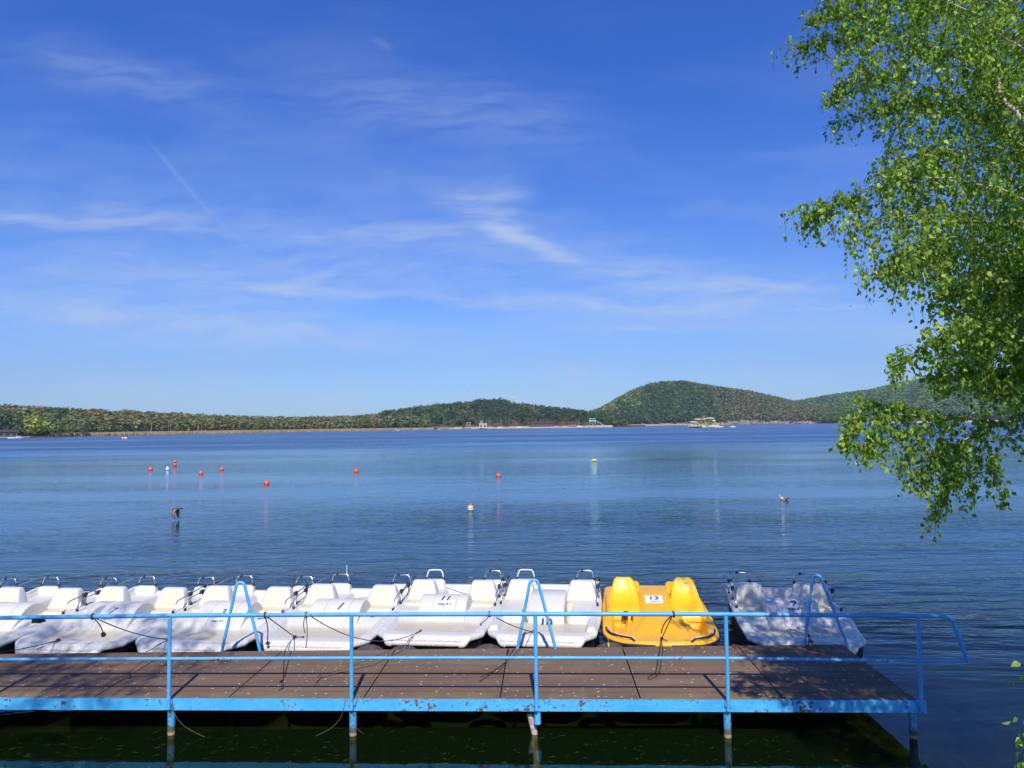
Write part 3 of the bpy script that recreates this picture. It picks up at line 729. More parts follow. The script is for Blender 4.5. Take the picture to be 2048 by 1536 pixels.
def arc_map(zf, v0):
    """length along the surface from v0 -> v"""
    vv = np.linspace(v0 - .45, v0 + .45, 400); zz = zf(vv); d = np.r_[0, np.cumsum(np.hypot(np.diff(vv), np.diff(zz)))]
    s0 = np.interp(v0, vv, d)
    return lambda t: np.interp(t + s0, d, vv)
def decal(name, items, zf, cx, v0, parent, m, off=.004):
    """items: (text, size, dx, dt, shear, bold); laid on the curved surface zf(v)"""
    mb = MB(); f = arc_map(zf, v0)
    for body, size, dx, dt, sh, bd in items:
        V, F = text_mesh(body, size, sh, bd)
        vv = f(V[:, 1] + dt); zz = zf(vv)
        e = .002; sl = (zf(vv + e) - zf(vv - e)) / (2 * e); nl = np.sqrt(1 + sl * sl)
        mb.add(np.stack([V[:, 0] + cx + dx, vv - off * sl / nl, zz + off / nl], 1), F)
    return mb.build(name, m, parent)
BOATS = {}
def pedal_boat(kind, px, py, yaw, label, texts=None, rails=(-1, 1), hoop_style=(0, 0), sx=1.0, zrot=None):
    p = at_z(px, py, .33)
    r = empty('pedal_boat', (p.x, p.y, 0), -R(yaw), label, 'pedal boat', 'pedal boats moored along the pier')
    if kind == 'C': return r
    hull_part(kind, [M_WHITE, M_HULLDARK], r)
    if kind == 'A': cover_part(M_WHITE, r)
    else: console_part(M_WHITE, r)
    for x in (-.535, .535): seat_white(x * .93, r)
    for i, x in enumerate((-.525, .525)):
        rear_seat(x, r); hoop(x, r, hoop_style[i])
    for sg in rails: side_rail(sg, r)
    if texts:
        zf = drum_z if kind == 'A' else (lambda v: np.interp(v, [.0, .955, 1.0, 1.03, 1.3, 1.7], [.2, .37, .55, .575, .665, .69]))
        decal('number', texts[1], zf, texts[2], texts[0], r, M_NAVY)
    return r
B_left = pedal_boat('A', -392, 1305, 7, 'white pedal boat cut off by the left picture edge, mostly its stern showing', None)
B6 = pedal_boat('A', -138, 1304, 7, 'white pedal boat with a small blue 6, left neighbour of boat number 7', None)
B7 = pedal_boat('A', 110, 1303, 7, 'white pedal boat with a slanted blue 7 on its paddle cover, dappled by tree shade', (1.15, [('7', .17, 0, .02, .35, .01), ('max.4 f', .055, -.02, -.12, .35, .01)], .02))
B3 = pedal_boat('A', 357, 1302, 7.5, 'white pedal boat with a blue 3 and max.4 f on its paddle cover', (1.10, [('3', .15, 0, .05, .25, .01), ('max.4 f', .06, -.03, -.10, .3, .01)], .02))
B1 = pedal_boat('A', 610, 1297, 7, 'white pedal boat with a slanted blue 1, a straw rope coil in its stern', (1.20, [('1', .20, 0, .0, .35, .012)], .05))
B11 = pedal_boat('A', 850, 1289, 7, 'white pedal boat with blue 11 and max.4 f on its paddle cover', (1.235, [('11', .17, 0, .03, .2, .02), ('max.4 f', .065, 0, -.10, .25, .01)], .02), hoop_style=(1, 0))
B10 = pedal_boat('B', 1080, 1290, 7.5, 'white pedal boat with a large blue 10 on a boxy console between its seats', (.955, [('10', .20, -.015, -.035, 0, .03)], .02), hoop_style=(1, 0))
B9 = pedal_boat('A', 1622, 1298, 9.5, 'white pedal boat with a blue 9, in leaf shade at the pier end', (1.22, [('9', .18, 0, .03, .05, .03), ('max.4 f', .07, 0, -.09, 0, .015)], .03))
for b_ in (B11, B10): b_.location.z += .03
for b_ in (B_left, B6, B7, B3, B1): b_.scale = (1.06, 1, 1)
# small blue 6 on the flank of a seat
V, F = text_mesh('6', .13, 0, .02)
mb = MB(); mb.add(np.stack([np.full(len(V), .7395), 1.98 + V[:, 0], .58 + V[:, 1]], 1), F); mb.build('number', M_NAVY, B6)
mb = MB(); mb.box((.733, 1.98, .57), (.008, .20, .22)); mb.build('number_plate', M_WHITE, B6)
# thin aerial on the stern rail of boat 1
mb = MB(); mb.tube([(-.42, 2.955, .74), (-.425, 2.96, .92)], [.007, .004], 6); mb.build('aerial', M_WTUBE, B1)
# hand levers on the foredeck corners and small fittings
for b_ in (B7, B3, B1, B6):
    mb = MB(); mb.tube([(.69, 1.22, .50), (.60, 1.16, .535), (.53, 1.14, .53)], [.012, .014, .022], 8); mb.build('steering_lever', M_RUBBER, b_, smooth=True)
# yellow boat
B13 = pedal_boat('C', 1327, 1290, 6.5, 'yellow pedal boat with a white sticker reading 13 and black rubber edging', None)
hull_part('C', [M_YEL, M_HULLDARK], B13)
def strip(kind, v0, v1, off, dz, r_, name, m, sides=(-1, 1), front=True, parent=None):
    vv = np.concatenate([np.linspace(.002, .62, 26), np.linspace(.7, 2.95, 14)]); vv = vv[(vv >= v0) & (vv <= v1)]
    for sg in sides:
        hw = half_w(vv, kind); zz = zfield(sg * (hw - .001), vv, kind)
        pts = []
        for i in range(len(vv)):
            a = max(0, i - 1); b = min(len(vv) - 1, i + 1); t = np.array([hw[b] - hw[a], vv[b] - vv[a]]); t /= np.linalg.norm(t)
            pts.append((sg * (hw[i] + off * t[1]), vv[i] - off * t[0], zz[i] + dz))
        mb = MB(); mb.tube(pts, r_, 8); mb.build(name, m, parent, smooth=True)
strip('C', 0, 3, .030, -.045, .020, 'rubber_strip', M_RUBBER, parent=B13)
for sg in (-1, 1):
    vv = np.linspace(.07, .60, 16); hw = half_w(vv, 'C') - .03
    pts = [(sg * x, v + .01, .395) for x, v in zip(hw, vv)]
    pts = [(pts[0][0] * .90, pts[0][1] - .045, .37)] + pts + [(pts[-1][0] , pts[-1][1] + .05, .38)]
    mb = MB(); mb.tube(pts, .013, 8); mb.build('grab_rail', M_RUBBER, B13, smooth=True)
    mb = MB(); mb.tube([(p[0] * .965, p[1] + .018, p[2] + .012) for p in pts], .0045, 6); mb.build('grab_rail', M_WTUBE, B13, smooth=True)
def seat_yellow(x, parent):
    prof = [(1.10, .37, .40), (1.11, .45, .45), (1.18, .505, .49), (1.34, .53, .50), (1.48, .555, .485), (1.57, .60, .455), (1.65, .68, .41), (1.71, .77, .355), (1.75, .845, .31), (1.765, .872, .29), (1.79, .885, .25)]
    n = len(prof); NX = 13; V = []
    nor = []
    for i in range(n):
        a = prof[max(0, i - 1)]; b = prof[min(n - 1, i + 1)]; d = np.array([b[0] - a[0], b[1] - a[1]]); d /= np.linalg.norm(d); nor.append((-d[1], d[0]))
    top, bot = [], []
    for i, (v, z, w_) in enumerate(prof):
        for k in range(NX):
            u = k / (NX - 1) * 2 - 1; dish = .028 * (u * u) * (1 if 2 < i < 9 else .3); edge = -.03 * max(0, abs(u) - .82) / .18
            o_ = dish + edge; top.append((x + u * w_ / 2, v + nor[i][0] * o_, z + nor[i][1] * o_))
            bot.append((x + u * w_ / 2 * .98, v - nor[i][0] * .085, z - nor[i][1] * .085))
    mb = MB(); N = n * NX
    F = [(i * NX + j, i * NX + j + 1, (i + 1) * NX + j + 1, (i + 1) * NX + j) for i in range(n - 1) for j in range(NX - 1)]
    F2 = [tuple(q + N for q in f[::-1]) for f in F]
    lp = [j for j in range(NX)] + [i * NX + NX - 1 for i in range(1, n)] + [(n - 1) * NX + j for j in range(NX - 2, -1, -1)] + [i * NX for i in range(n - 2, 0, -1)]
    F3 = [(lp[q], lp[q] + N, lp[(q + 1) % len(lp)] + N, lp[(q + 1) % len(lp)]) for q in range(len(lp))]
    mb.add(top + bot, F + F2 + F3)
    s_ = mb.build('seat', M_YSEAT, parent, smooth=True, angle=55)
    mb = MB(); rings = [[(x + p[0], 1.62 + p[1], z) for p in rr(w_, d_)] for z, w_, d_ in ((.38, .40, .5), (.50, .40, .46), (.53, .36, .4))]; mb.loft(rings); mb.build('seat_base', M_YEL, s_, smooth=True, angle=45)
    sg = 1 if x > 0 else -1
    mb = MB(); rings = [[(x - sg * .05 + p[0], y + p[1], z) for p in rr(w_, .09, r=.03)] for z, w_, y in ((.44, .44, 2.0), (.62, .44, 2.03), (.74, .42, 2.05), (.765, .36, 2.05))]; mb.loft(rings); mb.build('rear_backrest', M_YEL, parent, smooth=True, angle=45)
for x in (-.475, .475): seat_yellow(x, B13)
mb = MB(); mb.tube([(-.47, 1.05, .40), (-.47, 1.06, .52)], .035, 10); mb.box((-.52, 1.04, .43), (.012, .05, .10)); mb.box((-.38, 1.04, .43), (.012, .05, .10)); mb.build('foot_lever', M_RUBBER, B13, smooth=True, angle=40)
zf13 = lambda v: zfield(np.zeros_like(np.asarray(v, float)), np.asarray(v, float), 'C')
f = arc_map(zf13, 1.42); mb = MB(); G = []
for j in range(9):
    t_ = -.14 + .28 * j / 8; v_ = f(t_)
    for k in range(2): G.append((-.02 + (-.135 + .27 * k), float(v_), float(zf13(v_)) + .005))
mb.add(G, [(2 * j, 2 * j + 1, 2 * j + 3, 2 * j + 2) for j in range(8)]); st = mb.build('sticker', M_STICK, B13)
dn = decal('number', [('13', .165, 0, .035, 0, .02), ('max.4 f', .055, .02, -.085, 0, .008)], zf13, -.02, 1.42, st, M_NAVY, .0085)

# ---------------------------------------------------------------- ropes, tyres, coil
def sag(a, b, s, n=14):
    a = Vector(a); b = Vector(b); P = []
    for i in range(n + 1):
        t = i / n; p = a.lerp(b, t); p.z -= 4 * s * t * (1 - t); P.append(p)
    return P
def rail_pt(px):                      # point on the top rail under a picture column
    best = None
    for i in range(len(PT_) - 1):
        for k in range(41):
            p = PT_[i].lerp(PT_[i + 1], k / 40); v = CR.transposed() @ (p - Vector((0, 0, CAM_H))); x = 1024 + FPX * v.x / -v.z
            if best is None or abs(x - px) < best[0]: best = (abs(x - px), p.copy())
    return best[1]
def rope(paths, r_, m, label, knots=(), loops=()):
    mb = MB(); mb.tube(paths[0], r_, 6); o = mb.build('mooring_rope', m, smooth=True)
    mb = MB()
    for P in paths[1:]: mb.tube(P, r_, 6)
    if mb.v: mb.each('strand', m, o, smooth=True)
    mb = MB()
    for k, s_ in knots: mb.blob(tuple(k), (s_, s_ * .8, s_ * .9), 8, 5, .25)
    if mb.v: mb.each('knot', m, o, smooth=True)
    mb = MB()
    for c in loops:
        ring = [Vector((c.x + random.uniform(-.002, .002), c.y + .030 * math.cos(a), c.z + .030 * math.sin(a))) for a in np.linspace(0, 2 * math.pi * 2, 25)]
        ring = [Vector((q.x + .012 * i / 24, q.y, q.z)) for i, q in enumerate(ring)]
        mb.tube(ring, r_ * 1.1, 6)
    if mb.v: mb.each('loop', m, o, smooth=True)
    return tag(o, label, 'rope', 'mooring ropes')
def bp(b, x, v, z): return b.matrix_basis @ Vector((x, v, z))
def hang(p, dx, dy, dz, n=8, cur=.02): 
    q = Vector((p.x + dx, p.y + dy, p.z + dz)); return [p.lerp(q, i / n) + Vector((cur * math.sin(math.pi * i / n), 0, 0)) for i in range(n + 1)]
dk = lambda px, py: at_z(px, py, DZ + .008)
r0 = rail_pt(189); k3 = bp(B3, -.25, .20, .425)
rope([sag(r0, k3, .05), [k3, bp(B3, -.30, .02, .40), bp(B3, -.33, -.06, .36), dk(292, 1303)], hang(r0, .10, .05, -.20), [k3, k3 + Vector((-.10, .02, .0))]], .006, M_ROPE,
     'dark rope from the top rail to the bow of the boat numbered 3', [(k3, .028), (Vector((r0.x + .10, r0.y + .05, r0.z - .21)), .032)], [r0])
r1 = rail_pt(530); k1 = bp(B1, -.22, .2, .425)
rope([sag(r1, k1, .0), [k1, bp(B1, -.22, -.01, .39), dk(568, 1305), dk(567, 1340), dk(566, 1376), dk(558, 1380)], hang(r1, .02, .02, -.30), [k1, k1 + Vector((.12, .0, .0))]], .006, M_ROPE,
     'dark rope from the top rail to the bow of boat number 1', [(k1, .03), (Vector((r1.x + .03, r1.y + .02, r1.z - .31)), .024), (Vector((r1.x + .035, r1.y + .02, r1.z - .35)), .018), (k1 + Vector((.12, 0, 0)), .016)], [r1])
r2 = rail_pt(611); k11 = bp(B11, -.12, .23, .425)
rope([sag(r2 + Vector((.06, .02, -.03)), k11, .20), [k11, bp(B11, -.22, -.02, .38), dk(806, 1300), dk(745, 1330), dk(640, 1355), dk(628, 1370)], hang(r2, -.01, .01, -.20, cur=-.02), hang(r2, .0, .01, -.36, cur=.015)], .0055, M_ROPEL,
     'faded reddish rope sagging from the top rail to the bow of boat number 11', [(k11, .022)], [r2])
r3 = rail_pt(975); k10 = bp(B10, -.12, .2, .425)
rope([sag(r3 + Vector((.08, 0, -.04)), k10, .02), [k10, bp(B10, -.30, .05, .41)], [k10, k10 + Vector((-.11, .02, .015))], hang(r3, -.09, 0, -.10)], .0055, M_ROPEL,
     'thin pale rope from the top rail to the bow of boat number 10', [(k10, .024), (r3 + Vector((-.09, 0, -.11)), .014)], [r3])
rope([[dk(1028, 1298), dk(1010, 1325), dk(975, 1352), dk(962, 1361)], [dk(1018, 1300), dk(1012, 1318)]], .006, M_ROPE, 'short dark rope lying on the deck below the ladder hoop of boat number 10', [(dk(961, 1362), .014)])
r4 = rail_pt(1344); k13 = bp(B13, -.02, .03, .41)
rope([sag(r4, k13, .0), [k13, bp(B13, -.03, -.03, .38), dk(1326, 1299), dk(1318, 1349), dk(1300, 1359)], hang(r4, -.13, 0, -.20, cur=-.03), [k13, k13 + Vector((.07, -.01, -.03))]], .0065, M_ROPE,
     'dark rope from the top rail to the bow of the yellow boat', [(k13, .024)], [r4])
ra = rail_pt(76); ka = bp(B7, -.1, .2, .425)
rope([sag(Vector((ra.x - .9, ra.y + .1, ra.z - .45)), ka, .03), [ka, bp(B7, -.25, -.02, .36)]], .006, M_ROPE, 'dark rope running in from the left edge to the bow of boat number 7', [(ka, .03)])
mb = MB(); mb.box((0, 0, 0), (.10, .06, .05)); mb.tube([(-.05, 0, 0), (-.05, .05, -.02), (.05, .05, -.02), (.05, 0, 0)], .012, 8)
o = mb.build('rail_clamp', M_RUBBER, smooth=False); o.location = rail_pt(72) + Vector((0, .0, -.032)); tag(o, 'black clamp fixed under the top rail near the left picture edge', 'clamp')
# red cord on the ladder by boat 9 and on the deck edge
a = at_z(1612, 1290, DZ); p0 = at_y(1614, 1262, a.y)
rope([[p0, at_y(1620, 1275, a.y), at_y(1625, 1288, a.y)], [p0, at_y(1618, 1278, a.y), at_y(1616, 1290, a.y - .02)], [at_y(1620, 1275, a.y), at_y(1623, 1284, a.y), dk(1630, 1294), dk(1622, 1299), dk(1612, 1297)]], .007, M_ROPER,
     'red cord tied round the foot of the ladder hoop by boat number 9', [(at_y(1623, 1283, a.y), .026), (p0, .022)])
rope([[dk(1636, 1296), dk(1640, 1303), dk(1636, 1308), dk(1646, 1313)]], .007, M_ROPER, 'scrap of red cord lying in the shade on the deck near boat number 9')
rope([[dk(1463, 1291), dk(1470, 1293), dk(1476, 1291), dk(1482, 1296)]], .012, M_ROPER, 'red cord knotted at the far deck edge between the yellow boat and number 9', [(dk(1468, 1291), .02)])
# thin lines hanging from the front beam into the water
def lineobj(px0, py0, px1, py1, label, s_=.05):
    a = at_z(px0, py0, DZ) ; a = Vector((a.x, a.y - .05, DZ)); b = at_z(px1, py1, 0.0)
    mb = MB(); P = [a.lerp(b, t) + Vector((-.08 * math.sin(math.pi * t) * (1 if px1 > px0 else -1), 0, -.04 * math.sin(math.pi * t))) for t in np.linspace(0, 1, 12)]
    P = [a + Vector((-.02, .10, .004)), a + Vector((0, .02, .006))] + P
    mb.tube(P, .0022, 5); tag(mb.build('fishing_line', M_ROPEL, smooth=True), label, 'line', 'thin lines trailing from the front beam')
lineobj(345, 1397, 410, 1474, 'thin line curving from the front beam into the water by the leftmost post')
lineobj(692, 1397, 632, 1472, 'thin line trailing down left from the front beam beside the middle-left post')
lineobj(716, 1397, 727, 1468, 'thin line dropping almost straight from the front beam just right of the middle-left post')
# coil of straw coloured rope in the stern of boat 1
mb = MB(); P = []
for i in range(170):
    a = i * .31; rr_ = .17 + .06 * math.sin(i * .7) + .03 * math.sin(i * .23)
    P.append(bp(B1, -.02 + rr_ * 1.5 * math.cos(a) + .05 * math.sin(i * .11), 2.42 + rr_ * math.sin(a) * .9, .30 + .02 * (i % 7) / 7 + .0006 * i + .03 * math.sin(a * .5)))
mb.tube(P, .0075, 5); tag(mb.build('rope_coil', M_COIL, smooth=True), 'loose coil of straw coloured rope in the stern of boat number 1', 'rope')
mb = MB(); mb.tube(sag(bp(B11, -.2, 2.3, .60), bp(B11, .35, 2.3, .45), .02), .006, 5); tag(mb.build('stern_rope', M_ROPEL, smooth=True), 'thin rope across the stern well of boat number 11', 'rope')
# tyres hung as fenders on the far side of the pier
def tyre(px, py, label, tilt=0):
    c = at_z(px, py, .36); c = Vector((c.x, c.y + .10, .36 - .29)); mb = MB(); n, m_ = 40, 12
    rings = []
    V = []; F = []
    for i in range(n):
        a = 2 * math.pi * i / n
        for j in range(m_):
            b = 2 * math.pi * j / m_; cs = math.copysign(abs(math.cos(b)) ** .7, math.cos(b)); sn = math.copysign(abs(math.sin(b)) ** .7, math.sin(b))
            rad = .215 + .075 * cs + (.004 if (i % 2 and cs > .6) else 0)
            V.append((rad * math.cos(a), .085 * sn, rad * math.sin(a)))
            F.append((i * m_ + j, i * m_ + (j + 1) % m_, ((i + 1) % n) * m_ + (j + 1) % m_, ((i + 1) % n) * m_ + j))
    mb.add(V, F); o = mb.build('tyre_fender', M_TYRE, smooth=True, angle=50); o.location = c; o.rotation_euler = (R(tilt), 0, PIER_ANG)
    tag(o, label, 'tyre', 'tyre fenders hung behind the pier')
tyre(736, 1294, 'old tyre behind the pier under the gap between boats 1 and 11')
tyre(806, 1294, 'old tyre behind the pier under the bow of boat number 11', 8)
tyre(975, 1293, 'old tyre behind the pier between boats 11 and 10')
tyre(1222, 1289, 'old tyre behind the pier between boat number 10 and the yellow boat')
mb = MB(); p = at_z(1217, 1292, .36); mb.tube([(p.x, p.y, .40), (p.x + .005, p.y + .02, .27)], .014, 6); mb.tube([(p.x - .004, p.y + .03, .52), (p.x, p.y, .40)], .005, 5)
tag(mb.build('yellow_strap', simple('yellow_strap', (.5, .42, .12), .8), smooth=True), 'short yellow strap at the far deck edge left of the yellow boat', 'strap')

# ---------------------------------------------------------------- buoys
def water_pt(px, py): return at_z(px, py, 0.0)
def round_buoy(px, py, r_, label, m=M_ORANGE):
    p = water_pt(px, py); e = empty('buoy', p, 0, label, 'buoy', 'orange ball buoys'); mb = MB()
    prof = [(r_ * math.sin(R(a)), r_ * .45 - r_ * math.cos(R(a))) for a in range(4, 180, 11)]
    mb.lathe(prof, n=20); mb.build('float', m, e, smooth=True)
    mb = MB(); mb.lathe([(r_ * .14, r_ * 1.38), (r_ * .16, r_ * 1.50), (r_ * .08, r_ * 1.60), (.005, r_ * 1.60)], n=10)
    mb.tube([(0, r_ * .16 * math.cos(a), r_ * 1.62 + r_ * .16 * math.sin(a)) for a in np.linspace(0, 2 * math.pi, 12)], r_ * .05, 5, False); mb.build('eyelet', m, e, smooth=True)
for px, py, r_, lb in ((301, 940, .175, 'leftmost orange ball buoy, left of the white buoy'), (402, 948, .165, 'orange ball buoy right of and nearer than the white buoy'), (444, 940, .16, 'orange ball buoy, rightmost of the far left cluster'),
                       (533, 968, .155, 'nearest orange ball buoy on the left, apart from the cluster'), (712, 944, .165, 'orange ball buoy alone left of the picture centre'), (996.5, 953, .155, 'orange ball buoy floating behind the tall pale nearest buoy')):
    round_buoy(px, py, r_, lb)
p = water_pt(350, 931); e = empty('buoy', p, 0, 'orange buoy of two stacked balls, farthest of the left cluster', 'buoy', 'orange ball buoys')
for zc in (.09, .36):
    mb = MB(); mb.lathe([(.16 * math.sin(R(a)), zc - .15 * math.cos(R(a))) for a in range(4, 180, 11)], n=18); mb.build('float', M_ORANGE, e, smooth=True)
p = water_pt(335, 940); e = empty('cone_buoy', p, 0, 'small white cone topped buoy among the orange ones', 'buoy')
mb = MB(); mb.lathe([(.02, -.1), (.14, -.04), (.15, .06), (.10, .17), (.04, .28), (.02, .30)], n=18); mb.build('float', M_WBUOY, e, smooth=True)
mb = MB(); mb.lathe([(.152, -.03), (.158, .0), (.158, .02), (.152, .04)], n=18); mb.build('dark_band', M_DARK, e, smooth=True)
p = water_pt(941, 1022); e = empty('marker_buoy', p, 0, 'faded orange and white marker buoy with a knob on top, nearest of all buoys', 'buoy')
mb = MB(); mb.lathe([(.03, -.12), (.10, -.05), (.105, .03)], n=20); mb.build('lower_band', simple('grey_band', (.10, .12, .10), .6), e, smooth=True)
mb = MB(); mb.lathe([(.105, .03), (.125, .07), (.13, .10)], n=20); mb.build('white_band', M_WBUOY, e, smooth=True)
mb = MB(); mb.lathe([(.13, .10), (.125, .15), (.09, .20), (.05, .225)], n=20); mb.build('float', M_CBUOY, e, smooth=True)
mb = MB(); mb.lathe([(.05, .222), (.045, .25), (.025, .27), (.03, .29), (.01, .31)], n=12); mb.build('knob', M_ORANGE, e, smooth=True)
p = water_pt(1188.5, 922.5); e = empty('ring_float', p, 0, 'yellow inflatable float with white ends far out on the lake', 'float')
mb = MB(); mb.tube([(-.19, 0, .07), (-.10, 0, .10), (.10, 0, .10), (.19, 0, .07)], [.06, .10, .10, .06], 12); mb.build('float', M_YBUOY, e, smooth=True)
mb = MB(); mb.tube([(-.27, 0, .05), (-.18, 0, .07)], [.02, .055], 10); mb.tube([(.18, 0, .07), (.27, 0, .05)], [.055, .02], 10); mb.build('end_cap', M_WBUOY, e, smooth=True)

# ---------------------------------------------------------------- birds
def skin(name, pts, edges, rad, m, parent=None, sub=2, mats=None):
    me = bpy.data.meshes.new(name); me.from_pydata(pts, edges, []); o = bpy.data.objects.new(name, me); COL.objects.link(o)
    md = o.modifiers.new('s', 'SKIN'); 
    for i, r_ in enumerate(rad):
        me.skin_vertices[0].data[i].radius = (r_, r_) if not isinstance(r_, tuple) else r_
    me.skin_vertices[0].data[0].use_root = True
    md2 = o.modifiers.new('u', 'SUBSURF'); md2.levels = sub; md2.render_levels = sub
    dg = bpy.context.evaluated_depsgraph_get(); me2 = bpy.data.meshes.new_from_object(o.evaluated_get(dg)); bpy.data.objects.remove(o); bpy.data.meshes.remove(me)
    me2.name = name; me2.materials.clear(); me2.materials.append(m); me2.polygons.foreach_set('use_smooth', [True] * len(me2.polygons))
    o = bpy.data.objects.new(name, me2); COL.objects.link(o)
    if parent: o.parent = parent
    return o
def bird_mat(name, stops):
    """plumage in patches along the body (object x): list of (x, colour)"""
    m, t, b = mat(name); g = t.node('ShaderNodeTexCoord').outputs['Object']; s_ = t.node('ShaderNodeSeparateXYZ'); t.put(s_.inputs[0], g)
    c = stops[0][1]
    n = t.noise(g, 40, 3)
    xx = t.math('ADD', s_.outputs[0], t.math('MULTIPLY', t.math('SUBTRACT', n, .5), .03))
    for x, col in stops[1:]: c = t.mix(t.smooth(xx, x - .012, x + .012), c, col)
    t.put(b.inputs['Base Color'], c); b.inputs['Roughness'].default_value = .7
    return m
# flying duck, body along +x, head to the right, wings swept down
wp = water_pt(353, 1040); dY = wp.y
dp = at_y(353, 1019, dY)
dk_ = empty('flying_duck', dp, R(-6), 'dark brown duck flying low over the water with both wings down', 'duck')
M_DUCK = bird_mat('duck_plumage', [(-9, (.55, .5, .45)), (-.17, (.06, .045, .035)), (.10, (.09, .07, .05)), (.16, (.015, .02, .02)), (.235, (.03, .03, .02))])
skin('duck_body', [(0, 0, 0), (-.09, 0, -.005), (-.17, 0, .0), (-.22, 0, .0), (.07, 0, .015), (.13, 0, .035), (.18, 0, .045), (.205, 0, .045), (.235, 0, .035), (.255, 0, .033)],
     [(0, 1), (1, 2), (2, 3), (0, 4), (4, 5), (5, 6), (6, 7), (7, 8), (8, 9)], [.062, .055, .035, (.012, .03), .052, .026, .028, .028, .012, .009], M_DUCK, dk_)
M_WING = simple('duck_wing', (.16, .115, .085), .7, 0, .4, 30)
M_WINGD = simple('duck_wing_edge', (.035, .028, .024), .7, 0, .3, 30)
for sg in (-1, 1):
    rows = [(.02, .05, .03, .13), (-.0, .11, -.03, .14), (-.02, .15, -.12, .13), (-.03, .165, -.21, .11), (-.02, .155, -.29, .075), (.01, .14, -.345, .03)]
    V = []; mb = MB()
    for x0, y0, z0, ch in rows:
        for t_ in (0, .35, .7, 1.0):
            V.append((x0 + .04 - ch * t_, sg * (y0 + .01 * math.sin(t_ * 3)), z0 + .012 * math.sin(t_ * 3)))
        for t_ in (1.0, .7, .35, 0): V.append((x0 + .04 - ch * t_, sg * (y0 - .006), z0 - .004))
    F = [(i * 8 + j, i * 8 + (j + 1) % 8, (i + 1) * 8 + (j + 1) % 8, (i + 1) * 8 + j) for i in range(len(rows) - 1) for j in range(8)] + [tuple(range(8))[::-1], tuple(range(40, 48))]
    mb.add(V, F); wg = mb.build('wing', M_WING, dk_, smooth=True, angle=60)
    mb = MB(); mb.tube([(x0 + .04, sg * y0, z0) for x0, y0, z0, ch in rows], [.014, .012, .010, .008, .006, .004], 6); mb.build('leading_edge', M_WINGD, wg, smooth=True)
# swimming goose, facing left
gp = water_pt(1568, 1000)
gs = empty('swimming_goose', gp, R(180 + 8), 'pale goose with dark tail swimming to the left, alone on open water', 'goose')
M_GOOSE = bird_mat('goose_plumage', [(-9, (.02, .018, .018)), (-.14, (.10, .06, .045)), (-.02, (.55, .46, .36)), (.19, (.5, .40, .32)), (.245, (.20, .07, .05))])
skin('goose_body', [(0, 0, .05), (-.08, 0, .055), (-.16, 0, .075), (-.235, 0, .105), (.09, 0, .06), (.15, 0, .085), (.17, 0, .135), (.172, 0, .18), (.185, 0, .215), (.21, 0, .215), (.24, 0, .20), (.262, 0, .197)],
     [(0, 1), (1, 2), (2, 3), (0, 4), (4, 5), (5, 6), (6, 7), (7, 8), (8, 9), (9, 10), (10, 11)], [.082, .078, .055, .018, .075, .045, .026, .022, .027, .026, .013, .009], M_GOOSE, gs)
for sg in (-1, 1):
    mb = MB(); rings = []
    for x0, hh, zc, yo in ((.09, .012, .08, .05), (.05, .04, .085, .070), (-.03, .05, .09, .080), (-.12, .04, .095, .060), (-.21, .012, .115, .025)):
        rings.append([(x0, sg * (yo + .014 * math.cos(a)), zc + hh * math.sin(a)) for a in np.linspace(0, 2 * math.pi, 9)[:-1]])
    mb.loft(rings); mb.build('folded_wing', simple('goose_wing', (.20, .12, .085), .7, 0, .4, 25), gs, smooth=True)
# small birds in the air
def swallow(px, py, Y, span, label):
    p = at_y(px, py, Y); e = empty('flying_bird', p, R(20), label, 'bird', 'small dark birds in the sky')
    s_ = span
    skin('bird_body', [(0, 0, 0), (-.2 * s_, 0, 0), (-.38 * s_, 0, .0), (.16 * s_, 0, .02 * s_), (.24 * s_, 0, .02 * s_)], [(0, 1), (1, 2), (0, 3), (3, 4)], [.07 * s_, .05 * s_, .02 * s_, .06 * s_, .02 * s_], M_WINGD, e, 1)
    for sg in (-1, 1):
        mb = MB(); V = [(.08 * s_, sg * .04 * s_, .02 * s_), (-.08 * s_, sg * .04 * s_, .02 * s_), (.04 * s_, sg * .25 * s_, .13 * s_), (-.1 * s_, sg * .25 * s_, .13 * s_), (-.12 * s_, sg * .5 * s_, .10 * s_)]
        V += [(a, b, c - .012 * s_) for a, b, c in V]
        mb.add(V, [(0, 1, 3, 2), (2, 3, 4), (5, 7, 8, 6), (7, 9, 8), (0, 2, 7, 5), (2, 4, 9, 7), (1, 6, 8, 3), (3, 8, 9, 4), (0, 5, 6, 1)]); mb.build('wing', M_WINGD, e)
swallow(1701, 613, 70, .32, 'tiny dark bird in the sky left of the birch foliage')
swallow(937, 781, 160, .5, 'tiny dark bird low in the sky above the pine covered hill')

# ---------------------------------------------------------------- shoal of small fish under the front beam
def fish_shoal():
    V = []; F = []; n = 0
    for i in range(620):
        px = random.uniform(-250, 1900); py = 1440 + 110 * random.random() ** .8
        p = at_z(px, py, -random.uniform(.03, .28)); L = random.uniform(.035, .085); a = random.gauss(.2, .7) + (math.pi if random.random() < .5 else 0)
        c, s_ = math.cos(a), math.sin(a); h = L * .10
        pts = [(L / 2, 0, 0), (.1 * L, h, 0), (.1 * L, 0, h), (.1 * L, -h, 0), (-.35 * L, 0, 0), (-.5 * L, 0, h * 1.1), (-.5 * L, 0, -h)]
        for x, y, z in pts: V.append((p.x + x * c - y * s_, p.y + x * s_ + y * c, p.z + z))
        F += [(n, n + 1, n + 2), (n, n + 2, n + 3), (n + 1, n + 4, n + 2), (n + 2, n + 4, n + 3), (n + 4, n + 5, n + 6)]; n += 7
    return np.array(V), np.array(F)
V, F = fish_shoal(); M_FISH = simple('silver_green_fish', (.17, .21, .08), .35, 0, .5, 3)
